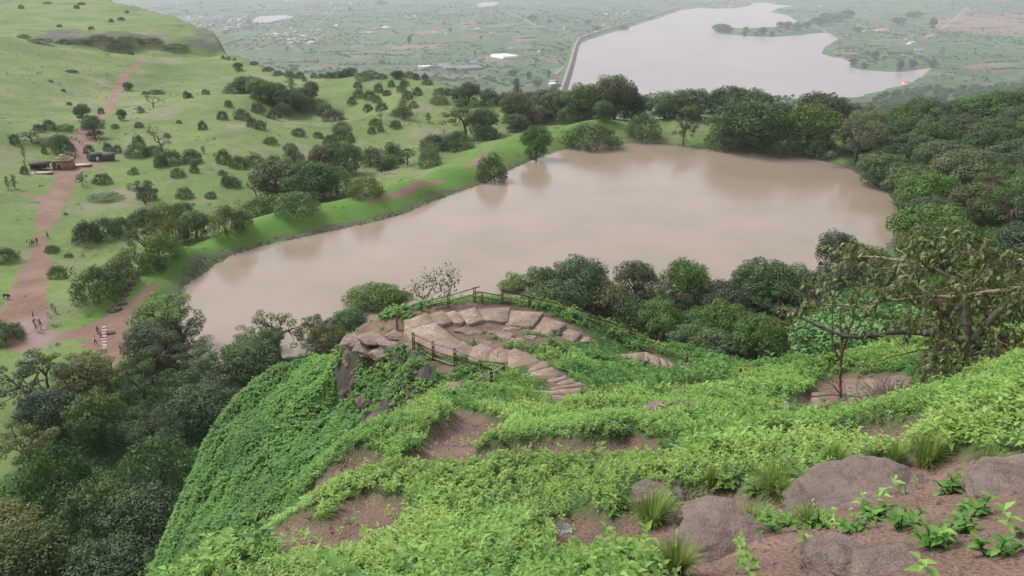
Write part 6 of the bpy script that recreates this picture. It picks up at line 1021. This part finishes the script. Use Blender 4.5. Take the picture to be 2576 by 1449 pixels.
q = DPT([(1650, 47)])[0]; r = empty('intake_tower', (q[0]+10, q[1]-30, DZ0), 0, 'small white intake tower standing in the water off the dam', 'tower'); mk('tower_shaft', *box(0, 0, 6, 7, 7, 16), 'slab_pale', r); mk('tower_cap', *box(0, 0, 15.5, 10, 10, 2.6), 'tarp_white', r)
def roads(pts, w, name='road'):
    P_ = DPT(pts)[:, :2]; t = np.linspace(0, 1, len(P_)); t2 = np.linspace(0, 1, len(P_)*14); Q = np.stack([np.interp(t2, t, P_[:, 0]), np.interp(t2, t, P_[:, 1])], -1); T = np.gradient(Q, axis=0); T /= np.linalg.norm(T, axis=1, keepdims=True); N_ = np.c_[-T[:, 1], T[:, 0]]*w/2
    A, B_ = Q+N_, Q-N_; V = np.r_[np.c_[A, GD(A[:, 0], A[:, 1])+1.3], np.c_[B_, GD(B_[:, 0], B_[:, 1])+1.3]]; n = len(Q); tag(mk(name, V, [[i, n+i, n+i+1, i+1] for i in range(n-1)], 'dam_road'), kind='structure')
for pts, w in [([(430, 60), (560, 38), (640, 22), (720, 8), (760, 2)], 14), ([(1280, 33), (1330, 58), (1345, 66)], 10), ([(1690, 115), (1640, 122), (1560, 120)], 8), ([(2330, 98), (2380, 68), (2430, 36)], 16), ([(1994, 14), (2080, 30), (2200, 52)], 8), ([(1075, 170), (1180, 162), (1240, 170), (1330, 165)], 7), ([(845, 18), (830, 40), (800, 62)], 8), ([(1260, 24), (1310, 30), (1420, 70)], 8), ([(2380, 75), (2480, 79), (2576, 80)], 8), ([(1418, 170), (1395, 190)], 7), ([(2040, 60), (2100, 95), (2200, 105), (2330, 100)], 6)]: roads(pts, w)
for nm, c in [('roof_tile', (0.20, 0.13, 0.11)), ('roof_grey', (0.30, 0.30, 0.31)), ('roof_white', (0.75, 0.76, 0.78)), ('roof_blue', (0.06, 0.22, 0.50)), ('roof_red', (0.55, 0.12, 0.08)), ('roof_brown', (0.14, 0.10, 0.085)), ('house_wall', (0.42, 0.36, 0.30)), ('house_wall_white', (0.62, 0.60, 0.57))]: simple(nm, c, 0.8, 0.12, 0.1)
def house_mesh(seed):
    g_ = random.Random(seed); w, l, h, rh = g_.uniform(8, 14), g_.uniform(10, 20), g_.uniform(3.2, 6), g_.uniform(0.8, 2.6); V1, F1 = box(0, 0, h/2-1, w, l, h+2)
    o_ = 0.6; R_ = np.array([[-w/2-o_, -l/2-o_, h], [w/2+o_, -l/2-o_, h], [w/2+o_, l/2+o_, h], [-w/2-o_, l/2+o_, h], [0, -l/2-o_, h+rh], [0, l/2+o_, h+rh]]); F2 = np.array([[0, 4, 5, 3], [1, 2, 5, 4], [0, 1, 2, 3], [0, 1, 4, 4], [3, 5, 2, 2]])[:3]
    V2, F2b = R_, F2; d_ = [box(-w/2-0.02, -l/4, 1.1, .06, 1.2, 2.2), box(w/2+.02, l/4, 1.8, .06, 1.3, 1.2), box(0.2*w, -l/2-.02, 1.8, 1.4, .06, 1.2)]; V3, F3 = cat_(d_)
    g1, g2 = np.array([[-w/2, -l/2, h], [w/2, -l/2, h], [0, -l/2, h+rh]]), np.array([[-w/2, l/2, h], [w/2, l/2, h], [0, l/2, h+rh]])
    V, F = cat_([(V1, F1), (V2, F2b), (V3, F3), (np.vstack([g1, [[0, -l/2, h]]]), np.array([[0, 3, 1, 2]])), (np.vstack([g2, [[0, l/2, h]]]), np.array([[0, 2, 1, 3]]))])
    mi = [0]*6+[1]*3+[2]*len(F3)+[0, 0]; return mk('house', V, F, mats=['house_wall', 'roof_tile', 'door_dark'], midx=mi, link=False)
HM = [house_mesh(i) for i in range(6)]; HOUSES = []
def house(px, py, s, roof, where, wall='house_wall', grp=None, rz=None, label=None):
    p = PZ(px, py, DZ0); p = at1(px, py) if py > 0 else p
    if inpoly(p[0:1], p[1:2], RES)[0]: return
    o = bpy.data.objects.new('house', random.choice(HM)); COL.objects.link(o); o.location = p; o.rotation_euler = (0, 0, random.uniform(-.5, .5)+(1.57 if random.random() < .5 else 0) if rz is None else rz); k = s*random.uniform(.8, 1.25); o.scale = (k, k, max(1.0, k*0.8))
    for i, m_ in ((0, wall), (1, roof)): o.material_slots[i].link = 'OBJECT'; o.material_slots[i].material = MATS[m_]
    HOUSES.append((o, px, py, roof, where, label))
def village(poly, n, where, seed):
    g_ = np.random.default_rng(seed); poly = np.array(poly, float); lo, hi = poly.min(0), poly.max(0); k = 0; used = []
    while k < n:
        c = g_.random(2)*(hi-lo)+lo
        if not inpoly(c[0:1], c[1:2], poly)[0] or any(abs(c[0]-u[0]) < 4.2 and abs(c[1]-u[1]) < 1.5 for u in used) and g_.random() < 0.9: 
            if g_.random() < 0.995: continue
        used.append(c); house(c[0], c[1], 0.95, ['roof_tile', 'roof_grey', 'roof_white', 'roof_brown', 'roof_tile', 'roof_grey', 'roof_blue', 'roof_red', 'roof_brown', 'roof_white'][int(g_.random()**1.2*10)], where, ['house_wall', 'house_wall_white'][int(g_.random()*2)]); k += 1
village([(462, 52), (480, 42), (560, 36), (612, 34), (628, 42), (620, 62), (600, 76), (575, 78), (500, 68)], 74, 'the village at the mesa tip', 1)
village([(660, 92), (700, 66), (760, 64), (800, 70), (818, 88), (806, 108), (740, 116), (690, 100)], 72, 'the village right of the small round lake', 2)
for px, py, s, rf, lb in [(470, 45, 1.6, 'roof_white', 0), (478, 48, 1.3, 'roof_white', 0), (512, 40, 1.5, 'roof_red', 0), (538, 44, 1.3, 'roof_white', 0), (618, 36, 2.0, 'roof_red', 'long red roofed house on the near shore of the small round lake'), (625, 30, 1.2, 'roof_blue', 0), (820, 38, 2.4, 'roof_white', 'large white roofed shed right of the small round lake'), (843, 68, 1.8, 'roof_white', 'white roofed shed standing alone right of the second village'), (832, 9, 1.4, 'roof_white', 0), (880, 10, 1.3, 'roof_white', 0), (720, 4, 1.8, 'roof_white', 0), (735, 5, 1.5, 'roof_grey', 0),
    (1025, 43, 2.0, 'roof_red', 'red roofed house near the top centre of the plain'), (1045, 42, 1.2, 'roof_white', 0), (915, 84, 1.3, 'roof_blue', 0), (928, 84, 1.3, 'roof_white', 0), (1062, 68, 1.5, 'roof_blue', 'bright blue roofed house near the middle of the plain'), (1096, 83, 1.3, 'roof_red', 0), (1107, 84, 1.3, 'roof_blue', 0), (1172, 73, 1.8, 'roof_tile', 0), (1200, 73, 1.2, 'roof_white', 0), (1287, 123, 1.3, 'roof_blue', 'blue roofed shed just beyond the greenhouse'), (1192, 157, 1.1, 'roof_blue', 'small blue roofed shed beside the brown field'), (1067, 172, 1.4, 'roof_white', 0), (1079, 169, 1.0, 'roof_red', 0), (1060, 175, 1.2, 'roof_grey', 0), (1240, 85, 1.4, 'roof_tile', 0), (1272, 66, 1.1, 'roof_grey', 0), (1395, 205, 1.2, 'roof_grey', 0), (1402, 212, 1.1, 'roof_tile', 0), (1388, 215, 1.0, 'roof_white', 0), (1412, 210, 0.9, 'roof_brown', 0), (1520, 64, 1.2, 'roof_white', 0), (1500, 81, 1.4, 'roof_grey', 0), (1355, 132, 1.0, 'roof_white', 0), (1525, 37, 1.1, 'roof_white', 0), (1550, 35, 1.1, 'roof_white', 0), (1570, 36, 1.0, 'roof_grey', 0), (1580, 30, 1.1, 'roof_white', 0), (1420, 72, 1.0, 'roof_white', 0), (1120, 86, 1.0, 'roof_white', 0),
    (2219, 78, 2.4, 'roof_red', 'large pinkish red roofed house on the right side of the plain'), (2030, 51, 1.9, 'roof_red', 'red roofed house at the root of the reservoir peninsula'), (2280, 100, 1.0, 'roof_blue', 0), (2294, 107, 1.1, 'roof_white', 0), (2285, 113, .9, 'roof_white', 0), (2312, 127, 1.2, 'roof_blue', 0), (2064, 16, 1.2, 'roof_white', 0), (2172, 81, .9, 'roof_white', 0), (2360, 64, 1.2, 'roof_tile', 0), (2281, 212, 1.5, 'roof_red', 'pink red roof showing among the trees on the rim')]: house(px, py, s, rf, 'the open fields of the plain', 'house_wall_white', label=lb or None)
village([(1770, 5), (1890, 1), (1892, 13), (1845, 19), (1775, 17)], 16, 'the wooded hamlet behind the reservoir', 6)
# sheds and greenhouse
simple('greenhouse_film', (0.72, 0.73, 0.74), 0.5, 0.08, 0.05); simple('nethouse', (0.17, 0.17, 0.165), 0.8, 0.1, 0.05)
def hang(px0, py0, px1, py1, dpt, nb, h, mat, name, label, cat):
    a, b_ = at1(px0, py0), at1(px1, py1); L_ = np.linalg.norm((b_-a)[:2]); r = empty(name, tuple(a), math.atan2(b_[1]-a[1], b_[0]-a[0]), label, cat); bw = L_/nb; parts = []
    for i in range(nb):
        th = np.linspace(0, math.pi, 9); xs_ = i*bw+bw/2-np.cos(th)*bw/2; zs_ = h+np.sin(th)*min(bw*0.28, 3.0); V = np.r_[np.c_[xs_, np.zeros(9), zs_], np.c_[xs_, np.full(9, dpt), zs_], np.c_[xs_, np.zeros(9), np.full(9, -2.)]]; F = [[k, k+1, 10+k, 9+k] for k in range(8)]+[[18+k, 19+k, k+1, k] for k in range(8)]; parts.append((V, np.array(F)))
    V, F = cat_(parts); mk('roof', V, F, mat, r); mk('side_wall', *cat_([box(0.1, dpt/2, h/2-1, .3, dpt, h+2), box(L_-.1, dpt/2, h/2-1, .3, dpt, h+2), box(L_/2, dpt, h/2-1, L_, .3, h+2)]), mat, r)
hang(1234, 143, 1266, 149, 60, 7, 6, 'greenhouse_film', 'greenhouse', 'white greenhouse of many arched bays in the middle of the plain', 'greenhouse')
hang(1100, 165, 1122, 176, 30, 3, 4, 'nethouse', 'net_house', 'grey flat net house left of the two at the foot of the hill', 'net house'); hang(1142, 170, 1160, 177, 70, 3, 4, 'nethouse', 'net_house', 'larger grey net house right of the other one', 'net house')
hang(944, 76, 968, 73, 25, 1, 5, 'roof_grey', 'long_shed', 'left of two long white sheds end to end on the plain', 'shed'); hang(971, 72, 984, 69, 25, 1, 5, 'greenhouse_film', 'long_shed', 'right, shorter one of two long white sheds on the plain', 'shed'); hang(1315, 98, 1350, 95, 60, 2, 3, 'nethouse', 'net_house', 'pale net house beside the brown field, nearer the dam', 'net house')
# trees of the plain: the larger ones as things, the thousands of others as one mass
PT = [(1810, 80, 40, 18), (1830, 82, 30, 14), (1822, 76, 30, 14), (1876, 77, 14, 9), (1873, 92, 14, 12), (1902, 90, 14, 10), (1918, 88, 22, 18), (1942, 92, 16, 12), (1962, 72, 22, 16), (1980, 74, 26, 18), (2005, 78, 28, 18), (2028, 72, 18, 16), (2036, 68, 10, 12), (2003, 66, 12, 10), (2145, 165, 22, 18), (2174, 172, 18, 12), (2262, 180, 18, 24), (2294, 172, 20, 20), (2345, 172, 20, 20), (2200, 150, 20, 20), (2180, 140, 12, 10), (2060, 62, 40, 16), (2100, 55, 50, 20), (2130, 48, 40, 20), (2080, 48, 40, 14), (2300, 45, 40, 14), (2260, 60, 40, 14), (2345, 75, 18, 26), (2160, 80, 30, 10), (1030, 112, 12, 20), (1210, 100, 10, 10), (1195, 140, 8, 12), (880, 30, 10, 12), (470, 33, 12, 8), (1290, 190, 30, 14), (1330, 200, 16, 20), (1380, 196, 12, 20), (1350, 215, 30, 14), (1400, 225, 30, 14), (960, 160, 20, 8), (1570, 75, 30, 10), (1340, 50, 30, 12), (1382, 58, 20, 10), (1500, 75, 30, 10), (1480, 60, 20, 10), (960, 12, 30, 9)]
for px, py, w, h in PT:
    q = at1(px, py); d = math.dist(q, (0, 0, CAMZ)); s = d/FPX; plant('round', q[0], q[1], q[2], w*s*0.9, h*s*1.0, 'leaf_dark', 'plain_trees')
g = np.random.default_rng(77); n = 48000; xs = g.random(n)*6600-2600; ys = 900+g.random(n)**1.35*7800
dens = np.clip(fbm(xs, ys, 420, 4, 301)*1.6+0.35, 0.03, 1)*np.clip((3500/ys)**0.6, .2, 1.3); zs = GD(xs, ys); px_, py_ = proj(np.stack([xs, ys, zs], -1))
k = (g.random(n) < dens) & ~inpoly(xs, ys, RES) & (px_ > -150) & (px_ < 2750) & (dseg(xs, ys, RES, True) > 25)
for s_ in SMALLW: k &= ~inpoly(xs, ys, s_)
# hedgerow lines
lx, ly = [], []
for _ in range(650):
    x0, y0 = g.random()*6600-2600, 1100+g.random()**1.3*6500; a = 0.25+(math.pi/2 if g.random() < .4 else 0)+g.normal()*0.12; L_ = 60+g.random()*240; m_ = int(L_/9); t = np.arange(m_)*9; lx.append(x0+np.cos(a)*t+g.normal(size=m_)*3); ly.append(y0+np.sin(a)*t+g.normal(size=m_)*3)
lx, ly = np.concatenate(lx), np.concatenate(ly); kk = ~inpoly(lx, ly, RES) & (dseg(lx, ly, RES, True) > 20)
xs = np.r_[xs[k], lx[kk]]; ys = np.r_[ys[k], ly[kk]]; zs = GD(xs, ys); print('PLAIN TREES', len(xs))
o = blobs('distant_woods', xs, ys, zs-0.5, 3.2+6.5*g.random(len(xs))**1.6, 20, 0.34, 'leaf_wood', g)
# woods on the flank below the plateau rim
n = 9000; xs = g.random(n)*1400-700; ys = 330+g.random(n)*900; zs = np.maximum(GC(xs, ys), GD(xs, ys)); k = ~inpoly(xs, ys, EDGE) & (zs > -262) & (dseg(xs, ys, np.array(EDGE), True) > 8) & ~inpoly(xs, ys, RES) & (g.random(n) < np.clip(0.5+fbm(xs, ys, 60, 3, 9), 0, 1))
blobs('hillside_scrub', xs[k], ys[k], zs[k]-0.5, 1.5+3*g.random(k.sum()), 26, 0.3, 'leaf_wood', g)
# trees beyond 300 of a kind: the smallest in view become one mass
def shown(P_):
    p = np.array(P_['p'])+[0, 0, P_['h']*0.8]; q = p-np.array([0, 0, CAMZ]); t = np.linspace(0.05, 0.985, 160)[:, None]; s_ = np.array([0, 0, CAMZ])+q*t
    x, y = proj(p[None]); return (-120 < x[0] < 2696) and (-60 < y[0] < 1560) and not (H(s_[:, 0], s_[:, 1]) > s_[:, 2]+1.0).any()
keep_ = []; rest = []
for P_ in PLANTS:
    if shown(P_): keep_.append(P_)
    else: rest.append((P_, False))
byk = {}
for P_ in keep_: byk.setdefault(P_['kind'], []).append(P_)
PLANTS2 = []
for k_, L_ in byk.items():
    L_.sort(key=lambda a: -a['h']*a['w']/math.dist(a['p'], (0, 0, CAMZ))**2); PLANTS2 += L_[:292]; rest += [(a, True) for a in L_[292:]]
mass = []
for P_, vis in rest:
    r = P_['o']
    if vis:
        me = r.children[0].data if r.children[0].name.startswith(('crown', 'foliage')) else r.children[1].data
        n = len(me.vertices); co = np.zeros(n*3, np.float32); me.vertices.foreach_get('co', co); co = co.reshape(-1, 4, 3)[::3]; c_ = co.mean(1, keepdims=True); co = c_+(co-c_)*1.65; co = co.reshape(-1, 3)*np.array(r.scale); a = r.rotation_euler[2]
        mass.append(np.c_[co[:, 0]*math.cos(a)-co[:, 1]*math.sin(a), co[:, 0]*math.sin(a)+co[:, 1]*math.cos(a), co[:, 2]]+np.array(r.location))
    for c_ in list(r.children): bpy.data.objects.remove(c_)
    bpy.data.objects.remove(r)
if mass:
    V = np.concatenate(mass); tag(mk('small_distant_trees', V, np.arange(len(V)).reshape(-1, 4), 'leaf_dark', attrs={'tint': np.repeat(rng.random(len(V)//4), 4)}), kind='stuff')
print('KEPT', {k_: len(v) for k_, v in byk.items()}, 'MASS', len(mass), 'ZONES', {z_: sum(1 for a in PLANTS if a['zone'] == z_) for z_ in set(a['zone'] for a in PLANTS)})
PLANTS = PLANTS2
# ------------------------------------------------------------------ labels of trees, shrubs and houses
ORD = ['first', 'second', 'third', 'fourth', 'fifth', 'sixth', 'seventh', 'eighth', 'ninth', 'tenth', 'eleventh', 'twelfth']
def ordw(i): return ORD[i] if i < 12 else '%d%s' % (i+1, 'th' if (i+1) % 100 in (11, 12, 13) else {1: 'st', 2: 'nd', 3: 'rd'}.get((i+1) % 10, 'th'))
MC = {'leaf_dark': 'dark green', 'leaf_mid': 'mid green', 'leaf_olive': 'olive green', 'leaf_grey': 'grey green', 'leaf_brown': 'brownish', 'leaf_bright': 'bright green'}
KC = {'round': ('dense', 'tree'), 'airy': ('open crowned', 'tree'), 'bush': ('bushy', 'shrub'), 'bare': ('leafless', 'tree'), 'tall': ('slender', 'tree')}
ZN = {'shore': 'on the far pond shore', 'bank_outer': 'outside the pond bank', 'behind_bank': 'behind the bank beyond the pond', 'rim': 'on the plateau rim', 'rim_wood': 'in the rim wood', 'gully': 'in the hill gully', 'slope': 'on the bright hill slope', 'far_meadow': 'on the far meadow', 'temple_field': 'around the temple huts', 'mid_meadow': 'on the middle meadow', 'path_edge': 'left of the pond', 'pond_front': 'at the near pond shore',
    'right_forest': 'in the right forest', 'front_forest': 'in the bastion wood', 'left_forest': 'below the vine slope', 'plain_trees': 'near the reservoir'}
GRP = {}
for P_ in PLANTS:
    ppx, ppy = proj(np.array([P_['p']])); P_['px'], P_['py'] = ppx[0], ppy[0]; GRP.setdefault(P_['zone'], []).append(P_)
for z_, L_ in GRP.items():
    L_.sort(key=lambda a: a['py']); n = len(L_); nb = max(1, min(7, n//12)); bands = [L_[i*n//nb:(i+1)*n//nb] for i in range(nb)]
    for bi, B_ in enumerate(bands):
        row = '' if nb == 1 else (', back row' if bi == 0 else ', front row' if bi == nb-1 else ', %s row from the back' % ORD[bi]); by = {}
        for P_ in sorted(B_, key=lambda a: a['px']): by.setdefault((P_['kind'], P_['mat']), []).append(P_)
        for (kd, mt_), Q_ in by.items():
            for i, P_ in enumerate(Q_):
                o = P_['o']; o['category'] = KC[kd][1]; o['group'] = KC[kd][1]+'s '+ZN[z_]
                lb = ('%s %s %s %s' % (MC[mt_], KC[kd][0], KC[kd][1], ZN[z_]) if len(Q_) == 1 else '%s from left %s %s %s %s' % (ordw(i), MC[mt_], KC[kd][0], KC[kd][1], ZN[z_]))+row
                if len(lb.split()) > 16: lb = lb.replace(', ', ' ').replace(' from the back', '')
                o['label'] = lb
RC = {'roof_tile': 'brown tiled', 'roof_grey': 'grey', 'roof_white': 'white', 'roof_blue': 'blue', 'roof_red': 'red', 'roof_brown': 'dark'}
by = {}
for h_ in HOUSES:
    if h_[5]: tag(h_[0], h_[5], 'house', 'houses of the plain')
    else: by.setdefault((h_[4], h_[3]), []).append(h_)
for (wh, rf), Q_ in by.items():
    for i, h_ in enumerate(sorted(Q_, key=lambda a: a[1])): tag(h_[0], '%s from left %s roofed house in %s' % (ordw(i), RC[rf], wh), 'house', 'houses of '+wh)
# ------------------------------------------------------------------ haze
hv, hf = box(500, 11000, (62.0-264)/2, 19000, 27000, 62+264)
m, nt = newmat('haze'); b = NB(nt); pv = b.n('ShaderNodeVolumePrincipled'); pv.inputs['Density'].default_value = 0.9e-4; pv.inputs['Color'].default_value = (0.80, 0.86, 0.93, 1); pv.inputs['Anisotropy'].default_value = 0.1
o_ = b.n('ShaderNodeOutputMaterial'); b.l(pv.outputs[0], o_.inputs['Volume']); MATS['haze'] = m
tag(mk('haze', hv, hf, 'haze'), kind='stuff')
